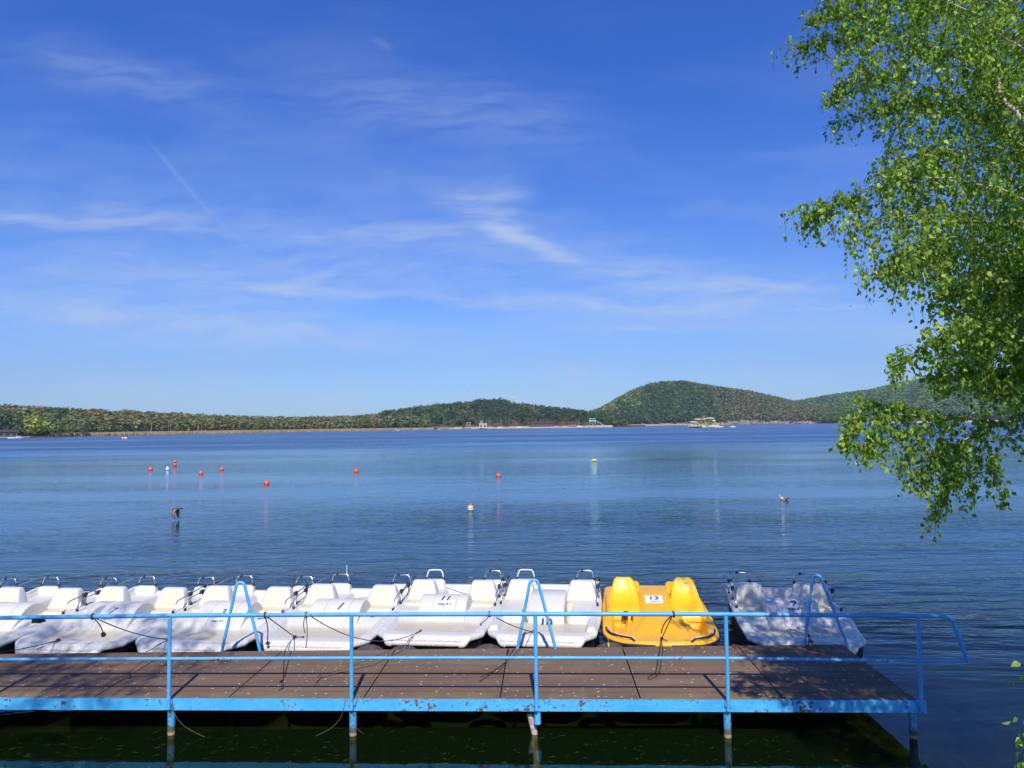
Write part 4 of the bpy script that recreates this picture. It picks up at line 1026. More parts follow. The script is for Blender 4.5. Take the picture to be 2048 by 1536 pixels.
tag(np_mesh('fish_shoal', V, F, M_FISH), 'shoal of tiny pale green fish just below the surface in front of the pier', 'fish', kind='stuff')

# ---------------------------------------------------------------- far shore
def foliage_mat(name, transl=0.25, mul=1.0, rough=.6, bright=1.0):
    m, t, b = mat(name)
    a = t.node('ShaderNodeAttribute'); a.attribute_name = 'Col'
    t.put(b.inputs['Base Color'], a.outputs['Color']); b.inputs['Roughness'].default_value = rough; b.inputs['Specular IOR Level'].default_value = .2
    if transl:
        tl = t.node('ShaderNodeBsdfTranslucent'); t.put(tl.inputs[0], t.mix(1.0, a.outputs['Color'], (1.5 * bright, 1.6 * bright, .5 * bright), 'MULTIPLY'))
        mx = t.node('ShaderNodeMixShader'); mx.inputs[0].default_value = transl
        t.l.new(b.outputs[0], mx.inputs[1]); t.l.new(tl.outputs[0], mx.inputs[2]); t.l.new(mx.outputs[0], t.n['Material Output'].inputs[0])
    return m
M_WOOD = foliage_mat('far_foliage', 0.3)
M_BARKF = simple('far_bark', (.13, .09, .06), .9)
def hill_mat(name, sand=0.0):
    m, t, b = mat(name); g = t.node('ShaderNodeTexCoord').outputs['Object']
    n = t.noise(g, .02, 6, .6); c = t.mix(t.smooth(n, .35, .65), (.07, .055, .03), (.055, .065, .025))
    if sand: c = t.mix(t.math('MULTIPLY', t.smooth(t.noise(g, .035, 5, .65), .45, .6), sand), c, (.34, .25, .15))
    t.put(b.inputs['Base Color'], c); b.inputs['Roughness'].default_value = .95
    return m
def dirx(px):
    d = ray(px, horizon_y(px)); return np.array([d.x, d.y]) / math.hypot(d.x, d.y)
class Hill:
    def __init__(s, name, ridge, shore, rd, th, mt, seed, pw=1.0):
        s.ridge = np.array(ridge, float); s.shore = np.array(shore, float); s.rd = rd; s.th = th; s.pw = pw; s.seed = seed
        px0, px1 = s.ridge[0, 0], s.ridge[-1, 0]; s.px0, s.px1 = px0, px1
        nu, nv = 150, 30; P = np.linspace(px0, px1, nu); Vv = np.linspace(-.02, 1.9, nv); V = []
        for v in Vv:
            for p in P: V.append(s.pt(p, v))
        F = [(i * nu + j, i * nu + j + 1, (i + 1) * nu + j + 1, (i + 1) * nu + j) for i in range(nv - 1) for j in range(nu - 1)]
        mb = MB(); mb.add(V, F); o = mb.build(name, mt, smooth=True); tag(o, kind='structure')
    def pt(s, p, v):
        Ds = np.interp(p, s.shore[:, 0], s.shore[:, 1]); Dr = Ds + (s.rd if not hasattr(s.rd, '__len__') else np.interp(p, *zip(*s.rd)))
        ry = np.interp(p, s.ridge[:, 0], s.ridge[:, 1]); zr = CAM_H + (horizon_y(p) - ry) / FPX * Dr - s.th * .8
        zr = max(zr, 1.0); D = Ds + (Dr - Ds) * v; e = dirx(p)
        if v <= 1: z = -.6 + 1.1 * min(1, max(0, (v + .02) / .04)) + zr * (max(v, 0) ** s.pw * (1 - .25 * max(v, 0)) / .75 if s.pw > 1 else math.sin(max(v, 0) * math.pi / 2) ** 1.15)
        else: z = zr * (1 - .35 * (v - 1))
        z += (math.sin(p * .045 + s.seed) + math.sin(p * .11 + v * 5 + s.seed)) * zr * .02 * min(1, max(v, 0) * 3)
        return (e[0] * D, e[1] * D, z)
def tree_variants(kind, n_var, nq, rs):
    out = []
    for _ in range(n_var):
        k = nq
        if kind == 'pine':
            h = rs.uniform(.30, 1.0, k) ** .8; rad = .20 * (1.12 - h) + .045; a = rs.uniform(0, 2 * np.pi, k); rr_ = rad * rs.uniform(.4, 1.0, k)
            c = np.stack([rr_ * np.cos(a), rr_ * np.sin(a), h * .97], 1); sz = .12 * (1.25 - h) + .03
        elif kind == 'flat':     # scots pine: bare stem, broad rounded top
            u = rs.normal(size=(k, 3)); u /= np.linalg.norm(u, axis=1, keepdims=True); u *= rs.uniform(.55, 1.0, (k, 1))
            c = u * np.array([.24, .24, .24]) + np.array([0, 0, .72]); sz = np.full(k, .105)
        else:
            u = rs.normal(size=(k, 3)); u /= np.linalg.norm(u, axis=1, keepdims=True); u *= rs.uniform(.5, 1.0, (k, 1)) ** .5
            lump = 1 + .2 * np.sin(3 * np.arctan2(u[:, 1], u[:, 0]) + rs.uniform(0, 6))[:, None]
            c = u * lump * np.array([.30, .30, .42]) + np.array([0, 0, .57]); sz = np.full(k, .115)
        nrm = (c - np.array([0, 0, .5])); nrm /= np.maximum(np.linalg.norm(nrm, axis=1, keepdims=True), 1e-4); nrm = nrm + rs.normal(size=(k, 3)) * .4 + np.array([0, 0, .25]); nrm /= np.linalg.norm(nrm, axis=1, keepdims=True)
        t1 = np.cross(nrm, rs.normal(size=(k, 3))); t1 /= np.linalg.norm(t1, axis=1, keepdims=True); t2 = np.cross(nrm, t1)
        s1 = (sz * rs.uniform(.6, 1.3, k))[:, None]; s2 = (sz * rs.uniform(.5, 1.1, k))[:, None]
        q = np.stack([c - t1 * s1, c - t2 * s2 * .9, c + t1 * s1, c + t2 * s2], 1)      # (k,4,3)
        out.append((q, rs.uniform(.86, 1.14, k)))
    return out
def cap_h(hill, p, v, P_, h):
    D = math.hypot(P_[0], P_[1]); ry = np.interp(p, hill.ridge[:, 0], hill.ridge[:, 1]); top = CAM_H + (horizon_y(p) - ry) / FPX * D
    return min(h, max(3.0, top - P_[2] + rs.uniform(-3.2, 1.2) - (3.2 if hill is hill_left and p < 760 else .6)))
def assemble(name, trees, mat_, parent=None, label=None, kind='stuff', cat=None, rs=None):
    """trees: list of (pos, height, width factor, variant, colour)"""
    Q = []; C = []
    for pos, h, wf, var, col in trees:
        q, sh = var; a = rs.uniform(0, 6.28); c_, s_ = math.cos(a), math.sin(a)
        x = (q[..., 0] * c_ - q[..., 1] * s_) * h * wf + pos[0]; y = (q[..., 0] * s_ + q[..., 1] * c_) * h * wf + pos[1]; z = q[..., 2] * h + pos[2]
        Q.append(np.stack([x, y, z], -1)); C.append(np.repeat((np.array(col)[None] * 1.75 * sh[:, None])[:, None, :], 4, 1))
    Q = np.concatenate(Q).reshape(-1, 3); C = np.concatenate(C).reshape(-1, 3); F = np.arange(len(Q)).reshape(-1, 4)
    o = np_mesh(name, Q, F, mat_, parent, cols=C)
    if label: tag(o, label, cat, kind=kind)
    return o
rs = np.random.default_rng(11)
VAR = {k: tree_variants(k, 10, n, rs) for k, n in (('pine', 34), ('flat', 34), ('round', 44))}
hill_left = Hill('hill_left', [(-700, 800), (-200, 806), (0, 812), (100, 815), (250, 819), (380, 824), (500, 828), (600, 829), (700, 827), (760, 822), (820, 813), (880, 806), (935, 802), (960, 797), (1000, 795), (1030, 803), (1100, 811), (1160, 818), (1210, 824), (1250, 840), (1290, 852)],
      [(-700, 380), (0, 475), (100, 480), (300, 535), (500, 575), (700, 660), (900, 750), (1100, 745), (1300, 800)], [(-700, 200), (500, 230), (1000, 230), (1300, 150)], 13, hill_mat('forest_floor'), 1.0)
hill_cone = Hill('hill_middle', [(1120, 838), (1160, 829), (1185, 821), (1210, 811), (1240, 793), (1270, 778), (1300, 767), (1330, 763), (1365, 762), (1400, 768), (1450, 776), (1500, 783), (1550, 794), (1600, 806), (1650, 815), (1700, 823), (1760, 832)],
      [(1100, 950), (1250, 985), (1500, 1150), (1800, 1100)], 330, 13, hill_mat('forest_floor_sandy', .75), 2.3)
hill_far = Hill('hill_right', [(1480, 835), (1540, 812), (1600, 802), (1650, 794), (1700, 788), (1740, 784), (1760, 780), (1800, 772), (1860, 764), (1950, 758), (2050, 760), (2200, 770), (2500, 790), (2900, 800)],
      [(1450, 1350), (1700, 1250), (2000, 1150), (2500, 1000), (3000, 800)], 1100, 14, hill_mat('forest_floor_far'), 4.1)
def fbm(x, y, s_):
    return (math.sin(x * .031 + s_) * math.sin(y * 3.1 + s_ * 2 + x * .013) + .6 * math.sin(x * .083 + y * 5 + s_ * 3) + .35 * math.sin(x * .19 - y * 11 + s_)) / 1.95
def jig(c, r=.18): k = rs.uniform(1 - r, 1 + r); return tuple(x * k * rs.uniform(.93, 1.07) for x in c)
BROWN = (.150, .122, .058); GREYB = (.135, .115, .068); OLIVE = (.105, .120, .042); LIME = (.135, .19, .035); DKG = (.032, .062, .022); PINEG = (.042, .075, .026); MIDG = (.06, .10, .03)
T1 = []; N1 = 5200
for i in range(N1):
    p = rs.uniform(-400, 1262); v = rs.uniform(0, 1) ** 1.0 * 1.12 + .02
    if 860 < p < 1215 and v < .085: continue
    P_ = hill_left.pt(p, min(v, 1.3)); f = fbm(p, v, .7); h = rs.uniform(8.5, 13.5)
    if p < 760 + 60 * f:
        if v > .80 and p < 520 and fbm(p * 2.3, .5, 3.1) > -.35 and rs.random() < .85: k, c = 'pine', jig(DKG)
        elif v < .20: k, c = 'round', jig(OLIVE if fbm(p * 3.1, v * 3, 1.4) > -.1 else (.115, .11, .045), .12); h *= .8
        elif f > .4 and v < .6: k, c = 'round', jig((.115, .12, .045), .1)
        elif v > .6 and f > .3 and rs.random() < .6: k, c = 'pine', jig(DKG)
        else: k, c = 'round', jig(BROWN if fbm(p * 1.7, v * 2, 4.4) > 0 else GREYB, .10)
        if p < 130 and rs.random() < .55: c = jig((.055, .078, .028))
    else:
        if v < .2 and p < 860: k, c = 'round', jig(OLIVE)
        elif f > .35 and p < 1040: k, c = 'round', jig((.085, .11, .035))
        elif f < -.5: k, c = 'round', jig((.075, .085, .035))
        else: k, c = ('flat' if (rs.random() < .6) else 'pine'), jig(PINEG if rs.random() < .5 else DKG)
        if 930 < p < 1015 and v > .8: k, c = 'round', jig((.06, .095, .035)); h *= .95
    T1.append((P_, cap_h(hill_left, p, v, P_, h), rs.uniform(.85, 1.2) * (1.25 if k == 'round' else 1), VAR[k][rs.integers(10)], c))
assemble('forest', T1, M_WOOD, label='mixed brown and dark green wood covering the long low hill on the left', cat='wood', rs=rs)
T2 = []
for i in range(4600):
    p = rs.uniform(1125, 1735); v = rs.uniform(0, 1) * 1.1 + .015
    f = fbm(p * 1.6, v, 2.2); h = rs.uniform(9, 14.5)
    sandy = 1440 < p < 1640 and v < .42
    if sandy and rs.random() < .6 * (1 - v / .6): continue
    if 1465 < p < 1515 and v < .03: continue
    P_ = hill_cone.pt(p, v)
    if p < 1345 and f > -.05 and v > .25: k, c = 'round', jig(LIME if rs.random() < .45 else OLIVE)
    elif p < 1420 + 60 * f: k, c = ('round' if rs.random() < .6 else 'pine'), jig(MIDG if rs.random() < .55 else (.04, .068, .028))
    elif p > 1630 and f < .3: k, c = 'round', jig(MIDG)
    else:
        k, c = 'round', jig((.115, .108, .048) if rs.random() < .6 else (.095, .105, .045), .1)
        if rs.random() < .10: k, c = 'pine', jig(DKG)
    if v < .12 and p < 1440: k, c = 'round', jig((.045, .07, .028))
    T2.append((P_, cap_h(hill_cone, p, v, P_, h), rs.uniform(.9, 1.25) * (1.25 if k == 'round' else 1), VAR[k][rs.integers(10)], c))
assemble('forest', T2, M_WOOD, label='spring green and brown wood covering the tall rounded hill right of centre', cat='wood', rs=rs)
T3 = []
for i in range(4200):
    p = rs.uniform(1500, 2500); v = rs.uniform(0, 1) * 1.08 + .01; f = fbm(p, v, 5.2)
    P_ = hill_far.pt(p, v); h = rs.uniform(13, 19)
    c = jig((.085, .14, .045) if f > -.1 else (.065, .11, .045), .12)
    T3.append((P_, cap_h(hill_far, p, v, P_, h), rs.uniform(1.1, 1.6), VAR['round'][rs.integers(10)], c))
assemble('forest', T3, M_WOOD, label='hazy green wood on the farthest hill behind the birch at the right', cat='wood', rs=rs)
# pale bare trunks showing in the woods
def trunks(n, fn, name, label, m):
    mb = MB()
    for i in range(n):
        P_, h, r_ = fn(); mb.tube([P_, (P_[0] + rs.uniform(-.4, .4), P_[1], P_[2] + h)], [r_, r_ * .5], 3, False)
    tag(mb.build(name, m), label, 'trunks', kind='stuff')
M_PALET = simple('pale_trunks', (.30, .25, .18), .9); M_REDT = simple('pine_trunks', (.20, .10, .055), .9)
trunks(420, lambda: (hill_cone.pt(rs.uniform(1380, 1640), rs.uniform(.15, 1.05)), rs.uniform(7, 12), .22), 'bare_trunks', 'pale bare trunks among the brown wood on the tall hill', M_PALET)
trunks(160, lambda: (hill_left.pt(rs.uniform(960, 1190), rs.uniform(.06, .16)), rs.uniform(6, 9), .22), 'pine_trunks', 'reddish pine trunks behind the sandy beach', M_REDT)
trunks(260, lambda: (hill_left.pt(rs.uniform(120, 860), rs.uniform(.03, .25)), rs.uniform(5, 8), .13), 'birch_trunks', 'thin pale trunks at the foot of the left wood', M_PALET)
# beach and reeds
def strip_ground(name, table, m, w_=(0, 22), z=(.12, 1.2)):
    T_ = np.array(table, float); P = np.linspace(T_[0, 0], T_[-1, 0], 80); V = []
    for j, fr in enumerate((0, .3, 1)):
        for p in P:
            D = np.interp(p, T_[:, 0], T_[:, 1]); wd = np.interp(p, T_[:, 0], T_[:, 2]); e = dirx(p); D2 = D - 1.5 + (wd + 1.5) * fr + math.sin(p * .13) * 1.5 * (fr == 0)
            V.append((e[0] * D2, e[1] * D2, (-.25, .35, z[1])[j]))
    F = [(i * 80 + j, i * 80 + j + 1, (i + 1) * 80 + j + 1, (i + 1) * 80 + j) for i in range(2) for j in range(79)]
    mb = MB(); mb.add(V, F); tag(mb.build(name, m, smooth=True), kind='structure')
M_SAND = simple('beach_sand', (.50, .40, .28), .95, 0, .15, .2)
M_MUD = simple('shore_mud', (.22, .17, .10), .95, 0, .3, .2)
strip_ground('beach', [(880, 735, 10), (940, 722, 26), (1040, 715, 34), (1130, 715, 34), (1190, 735, 20), (1225, 760, 6)], M_SAND, z=(.1, 2.0))
strip_ground('shore', [(-400, 410, 14), (0, 468, 14), (300, 528, 14), (500, 568, 14), (700, 652, 14), (890, 740, 14)], M_MUD)
strip_ground('far_beach', [(1215, 955, 25), (1300, 960, 25), (1400, 1010, 25), (1440, 1080, 25)], M_SAND, z=(.1, 2.2))
strip_ground('right_beach', [(1590, 1130, 20), (1700, 1120, 25), (2100, 960, 25), (2400, 900, 20)], M_SAND, z=(.1, 2.2))
def reeds(name, p0, p1, Dt, n, label, hh=(1.2, 2.3), col=(.46, .34, .19)):
    Q = []; C = []
    for i in range(n):
        p = rs.uniform(p0, p1); D = np.interp(p, *zip(*Dt)) + rs.uniform(-3.5, 4.5) + 3 * math.sin(p * .05); e = dirx(p); h = rs.uniform(*hh); w_ = rs.uniform(.12, .45); a = rs.uniform(-.7, .7); x, y = e * D
        dx, dy = math.cos(a) * w_, math.sin(a) * w_; ln = rs.uniform(-.2, .2)
        Q.append([(x - dx, y - dy, -.1), (x + dx, y + dy, -.1), (x + dx * .3 + ln, y + dy, h), (x - dx * .5 + ln, y - dy, h * .93)]); k = rs.uniform(.75, 1.2); C.append([tuple(c * k for c in col)] * 4)
    o = np_mesh(name, np.array(Q).reshape(-1, 3), np.arange(4 * n).reshape(-1, 4), M_WOOD, cols=np.array(C).reshape(-1, 3)); tag(o, label, 'reeds', kind='stuff')
reeds('reeds', 98, 905, [(98, 468), (300, 525), (500, 565), (700, 648), (905, 738)], 9000, 'pale dry reed belt along the left shore')
reeds('reeds', 1245, 1460, [(1245, 950), (1400, 1000), (1460, 1080)], 2600, 'pale reed strip on the far shore below the tall hill', (.8, 1.8), (.5, .40, .25))
# rocky bank under the right side of the tall hill
mb = MB()
for i in range(260):
    p = rs.uniform(1425, 1625); P_ = hill_cone.pt(p, rs.uniform(-.01, .05)); s_ = rs.uniform(1.2, 3.4); mb.blob((P_[0], P_[1], P_[2] + s_ * .2), (s_, s_, s_ * rs.uniform(.6, 1.1)), 6, 4, .3)
tag(mb.build('shore_rocks', simple('pink_grey_rock', (.24, .19, .155), .9, 0, .4, .15)), 'pinkish grey rocks along the foot of the tall hill', 'rocks', kind='stuff')
mb = MB()
for i in range(70):
    p = rs.uniform(1460, 1610); P_ = hill_cone.pt(p, rs.uniform(.12, .32)); s_ = rs.uniform(3, 7)
    mb.blob((P_[0], P_[1], P_[2] + 1.0), (s_ * 1.4, s_, 2.5), 7, 4, .3)
tag(mb.build('sand_outcrops', simple('sand_bluff', (.36, .27, .16), .95, 0, .2, .1)), 'sandy clearings showing through the brown wood', 'clearing', kind='stuff')
# individual trees along the shore
def shore_tree(px, D, h, wf, col, kind, label, nq=120, vis=0):
    e = dirx(px) * D; r = empty('shore_tree', (e[0], e[1], .5), 0, label, 'tree', 'single trees along the far shore')
    var = tree_variants(kind, 1, nq, rs)[0]; q, sh = var; q = (q - q.mean(1, keepdims=True)) * .62 + q.mean(1, keepdims=True)
    assemble('crown', [((0, 0, 0), h, wf, (q, sh), col)], M_WOOD, parent=r, rs=rs)
    mb = MB(); mb.tube([(0, 0, -1.2), (rs.uniform(-.2, .2), 0, h * .35), (rs.uniform(-.4, .4), 0, h * .72)], [h * .022, h * .016, h * .006], 6); mb.build('trunk', M_BARKF, r)
    return r
ST = [(52, 455, 10.5, 1.15, (.22, .25, .05), 'round', 'yellow green tree on the left shore, first of the bright row from the left'),
      (70, 458, 11.5, 1.1, (.25, .27, .05), 'round', 'tallest yellow green tree of the bright row on the left shore'),
      (92, 462, 10.0, 1.2, (.19, .23, .05), 'round', 'broad yellow green tree at the right end of the bright row on the left shore'),
      (30, 452, 12.5, 1.1, (.045, .07, .025), 'round', 'dark green tree just right of the boathouse on the left shore'),
      (8, 450, 14, 1.0, (.038, .06, .022), 'flat', 'dark pine behind the boathouse at the left picture edge'),
      (118, 470, 9, 1.2, (.085, .11, .035), 'round', 'olive tree just right of the bright row on the left shore'),
      (140, 478, 8, 1.3, (.12, .14, .05), 'round', 'pale olive bush at the start of the reed belt'),
      (165, 486, 7.5, 1.1, (.10, .115, .05), 'round', 'small olive tree behind the start of the reed belt'),
      (205, 505, 7, 1.3, (.09, .105, .04), 'round', 'low spreading olive tree behind the reeds on the left'),
      (822, 706, 8.5, 1.2, (.035, .06, .022), 'round', 'dark green bushy tree at the left end of the pine shore'),
      (845, 712, 7.0, 1.4, (.065, .10, .03), 'round', 'mid green round bush on the pine shore right of the dark bush'),
      (872, 712, 10.5, 1.1, (.032, .055, .022), 'flat', 'dark spreading pine standing out at the waterline left of the beach'),
      (906, 715, 8.5, 1.2, (.05, .085, .028), 'round', 'green bush standing out at the waterline left of the beach'),
      (928, 712, 6.5, 1.0, (.06, .09, .03), 'round', 'small green bush at the left end of the beach'),
      (927, 728, 12, 1.0, (.032, .055, .022), 'flat', 'dark pine behind the left end of the beach'),
      (990, 738, 12, 1.1, (.035, .06, .024), 'flat', 'dark pine behind the beach just right of the beach tower'),
      (1012, 740, 11, 1.1, (.05, .08, .03), 'round', 'green tree behind the beach, second right of the beach tower'),
      (1035, 744, 12, 1.1, (.032, .055, .022), 'flat', 'dark pine behind the middle of the beach'),
      (1066, 748, 12, 1.0, (.05, .09, .03), 'flat', 'mid green pine behind the long beach pavilion'),
      (1122, 738, 11.5, 1.2, (.034, .058, .024), 'flat', 'large dark pine between the two beach pavilions'),
      (1146, 748, 11, 1.0, (.038, .062, .024), 'flat', 'dark pine behind the small beach pavilion'),
      (1168, 742, 11, 1.2, (.036, .06, .024), 'flat', 'dark pine just left of the water slide'),
      (1215, 775, 10, 1.2, (.04, .068, .026), 'round', 'dark green tree just right of the water slide'),
      (1232, 800, 9, 1.2, (.05, .08, .03), 'round', 'green tree at the foot of the tall hill, left end'),
      (1300, 985, 11, 1.1, (.04, .07, .028), 'round', 'dark tree behind the reed strip under the tall hill'),
      (1471, 1110, 13, .9, (.03, .05, .024), 'pine', 'dark conifer above the rocky bank left of the sandy clearing'),
      (1526, 1130, 14, .9, (.03, .05, .024), 'pine', 'dark conifer above the rocky bank in the middle of the clearing'),
      (1547, 1130, 13, .9, (.03, .052, .024), 'pine', 'dark conifer above the rocky bank right of the clearing'),
      (1412 + 40, 1075, 9, 1.2, (.04, .06, .028), 'round', 'dark bush on the far shore just right of the rock island')]
for a in ST: shore_tree(*a)
def obj_at(px, D, z=0): e = dirx(px) * D; return Vector((e[0], e[1], z))
def facing(px): e = dirx(px); return math.atan2(e[1], e[0]) - math.pi / 2
# water slide
M_TEAL = simple('pale_green_slide', (.32, .50, .44), .5); M_CONC = simple('pale_concrete', (.55, .52, .46), .9)
e = empty('water_slide', obj_at(1179, 722), facing(1185), 'pale green water slide with a chute running down right at the beach end', 'water slide')
mb = MB()
for x in (0, 5.6):
    for y in (0, 3.5): mb.tube([(x, y, -1), (x, y, 8.2)], .22, 8)
mb.each('tower_post', M_TEAL, e, smooth=True)
mb = MB(); mb.box((2.8, 1.75, 6.0), (6.2, 4.1, .35)); mb.box((2.8, -.25, 6.7), (6.2, .1, .9)); mb.build('platform', M_TEAL, e)
mb = MB(); mb.box((2.8, 1.75, 8.3), (6.8, 4.6, .3)); mb.box((2.8, 1.75, 8.55), (5.2, 3.4, .22)); mb.build('roof', M_TEAL, e)
mb = MB(); P = [(5.8, 1.5, 6.1), (8, 1.4, 5.3), (10.5, 1.2, 3.6), (13, 1.0, 2.0), (14.6, .9, 1.1), (16.5, .8, .8)]
for off in (-.7, .7): mb.tube([(x, y + off, z + .35) for x, y, z in P], .22, 6)
V = []
for x, y, z in P: V += [(x, y - .75, z + .15), (x, y + .75, z + .15), (x, y + .75, z - .1), (x, y - .75, z - .1)]
mb.add(V, [(i * 4 + j, i * 4 + (j + 1) % 4, (i + 1) * 4 + (j + 1) % 4, (i + 1) * 4 + j) for i in range(5) for j in range(4)]); mb.build('chute', M_TEAL, e)
mb = MB()
for x, z in ((8, 5), (10.5, 3.3), (13, 1.8)): mb.tube([(x, 1.2, -1), (x, 1.2, z)], .15, 6)
mb.tube([(0.2, 0, .3), (5.4, 0, 5.8)], .14, 6); mb.tube([(5.4, 0, .3), (.2, 0, 5.8)], .12, 6); mb.each('brace', M_TEAL, e)
mb = MB()
for k in range(14): mb.box((-.2 - k * .33, 1.6, 5.9 - k * .42), (.34, 1.4, .08))
mb.build('stairs', M_TEAL, e)
# beach buildings
def hut(name, px, D, w_, d, h, roof_h, wallc, roofc, label, z=1.6, openings=3):
    r = empty(name, obj_at(px, D, z), facing(px), label, 'building')
    mb = MB(); mb.box((0, 0, h / 2), (w_, d, h)); mb.build('wall', simple(name + '_wall', wallc, .8), r)
    mb = MB(); o_ = .6; hw, hd = w_ / 2 + o_, d / 2 + o_
    mb.add([(-hw, -hd, h), (hw, -hd, h), (hw, hd, h), (-hw, hd, h), (-hw * .96, 0, h + roof_h), (hw * .96, 0, h + roof_h)], [(3, 2, 1, 0), (0, 1, 5, 4), (2, 3, 4, 5), (1, 2, 5), (3, 0, 4)]); mb.build('roof', simple(name + '_roof', roofc, .85), r)
    for k in range(openings):
        x = -w_ / 2 + w_ * (k + .5) / openings; mb = MB(); mb.box((x, -d / 2 - .03, h * .48), (w_ / openings * .5, .1, h * .5)); mb.build('window', M_DARK, r)
    return r
hut('beach_pavilion', 1084, 742, 24, 6, 2.8, 1.5, (.10, .06, .045), (.07, .04, .035), 'long dark wooden pavilion behind the beach', 2.2, 7)
hut('beach_pavilion', 1147, 738, 10, 5, 2.6, 1.2, (.16, .09, .06), (.09, .04, .03), 'small reddish wooden pavilion near the water slide', 2.2, 3)
hut('beach_kiosk', 966, 722, 7, 5, 3.0, 1.4, (.62, .52, .28), (.45, .36, .22), 'pale yellow kiosk at the left end of the beach', .9, 2)
hut('shore_cabin', 937, 730, 4, 4, 2.6, 1.2, (.30, .24, .18), (.20, .13, .1), 'small brown cabin among the pines left of the kiosk', 3, 1)
hut('white_cottage', 1232, 985, 6, 5, 4.5, 1.5, (.5, .46, .4), (.25, .12, .09), 'small pale cottage at the left foot of the tall hill', 4, 2)
e = empty('beach_tower', obj_at(963, 724), facing(963), 'slim lifeguard tower with a flat topped cabin beside the pale yellow kiosk', 'tower')
mb = MB()
for x in (-1, 1):
    for y in (-1, 1): mb.tube([(x * 1.1, y, .5), (x * .8, y * .8, 6)], .14, 6)
mb.each('leg', M_CONC, e); mb = MB(); mb.box((0, 0, 7.0), (2.6, 2.4, 1.9)); mb.build('cabin', M_CONC, e); mb = MB(); mb.box((0, 0, 8.1), (3.4, 3.2, .3)); mb.build('roof', simple('tower_roof', (.2, .22, .25), .7), e)
mb = MB(); mb.box((0, -1.23, 7.1), (2.0, .1, .9)); mb.build('window', M_DARK, e)
# sunshades / rowing boats on the beach
for k, (px, s_, lb) in enumerate(((1000, 1, 'left'), (1038, 1.2, 'middle'), (1160, 1.3, 'right'))):
    e = empty('beached_boat', obj_at(px, 722 if px < 1100 else 730, .6), facing(px) + .3, 'small white boat drawn up on the sand, %s of the three' % lb, 'boat', 'white boats on the beach'); mb = MB()
    mb.loft([[(x * s_, y * s_ * w_, z * s_) for y, z in ((-.9, .9), (-.7, .1), (.7, .1), (.9, .9))] for x, w_ in ((-2.4, .6), (-1, 1), (1, 1), (2.4, .15))]); mb.build('hull', M_WBUOY, e)
# mast on the pine hill
mp = hill_left.pt(1026, 1.03); e = empty('radio_mast', mp, facing(1026), 'pale lattice mast with cross arms rising above the pine covered hill', 'mast'); H_ = (horizon_y(1026) - 788) / FPX * math.hypot(mp[0], mp[1]) + CAM_H - mp[2]
mb = MB()
for a in range(3):
    x, y = math.cos(a * 2.09), math.sin(a * 2.09); mb.tube([(x * 1.3, y * 1.3, 0), (x * .5, y * .5, H_ - 3)], .22, 5)
n_ = 10
for k in range(n_):
    z0, z1 = (H_ - 3) * k / n_, (H_ - 3) * (k + 1) / n_
    for a in range(3): mb.tube([(1.2 * math.cos(a * 2.09) * (1 - .6 * k / n_), 1.2 * math.sin(a * 2.09) * (1 - .6 * k / n_), z0), (1.2 * math.cos((a + 1) * 2.09) * (1 - .6 * k / n_), 1.2 * math.sin((a + 1) * 2.09) * (1 - .6 * k / n_), z1)], .1, 4)
mb.build('lattice', M_CONC, e); mb = MB(); mb.tube([(0, 0, H_ - 4), (0, 0, H_)], .25, 6); mb.build('spire', M_CONC, e)
mb = MB(); mb.box((0, 0, H_ - 3.4), (6.0, .5, .6)); mb.box((0, 0, H_ - 5.2), (2.6, 1.6, .9)); mb.build('cross_arm', M_CONC, e)
# left jetty and boathouse
hut('boathouse', 15, 436, 8, 5, 2.3, 1.1, (.10, .09, .085), (.05, .045, .045), 'dark boathouse with an open front at the left shore', .7, 3)
e = empty('far_jetty', obj_at(15, 428), facing(15), 'low white jetty in front of the boathouse at the left picture edge', 'jetty'); mb = MB(); mb.box((0, 0, .5), (18, 2, .2)); mb.build('deck', M_CONC, e); mb = MB()
for x in range(-8, 9, 4): mb.tube([(x, 0, -1), (x, 0, .4)], .12, 6)
mb.each('pile', M_CONC, e)
def small_boat(px, D, L, hullm, label, rot=0.1, cabin=True, name='motor_boat', z=0):
    e = empty(name, obj_at(px, D), facing(px) + rot, label, 'boat'); mb = MB()
    mb.loft([[(x * L, y * w_ * L, zz * L) for y, zz in ((-.17, .15 + b_), (-.12, -.03), (.12, -.03), (.17, .15 + b_))] for x, w_, b_ in ((-.5, .8, 0), (-.2, 1, 0), (.2, .95, .01), (.4, .5, .03), (.5, .08, .05))]); mb.build('hull', hullm, e)
    if cabin:
        mb = MB(); mb.loft([[(-.25 * L, y, zz) for y, zz in ((-.11 * L, .14 * L), (-.09 * L, .27 * L), (.09 * L, .27 * L), (.11 * L, .14 * L))], [(.12 * L, y, zz) for y, zz in ((-.11 * L, .14 * L), (-.08 * L, .26 * L), (.08 * L, .26 * L), (.11 * L, .14 * L))]]); mb.build('cabin', M_WBUOY, e)
        mb = MB(); mb.box((-.06 * L, -.102 * L, .21 * L), (.26 * L, .01, .05 * L)); mb.build('window', M_DARK, e)
    return e
small_boat(1465, 540, 3.6, M_WBUOY, 'small white motor boat just right of the rock island', .15)
small_boat(38, 412, 4.0, M_WBUOY, 'white boat moored at the right end of the left jetty', .3)
small_boat(24, 414, 3.2, M_WBUOY, 'small open white boat beside the left jetty', -.2, False, 'rowing_boat')
small_boat(795, 620, 3.0, M_WBUOY, 'tiny white rowing boat off the reed belt', .1, False, 'rowing_boat')
small_boat(877, 650, 2.6, M_WBUOY, 'tiny white rowing boat off the left end of the beach', -.3, False, 'rowing_boat')
pb = empty('pedal_boat', obj_at(250, 292), facing(250) + .5, 'orange and white pedal boat out on the lake near the left reeds', 'pedal boat')
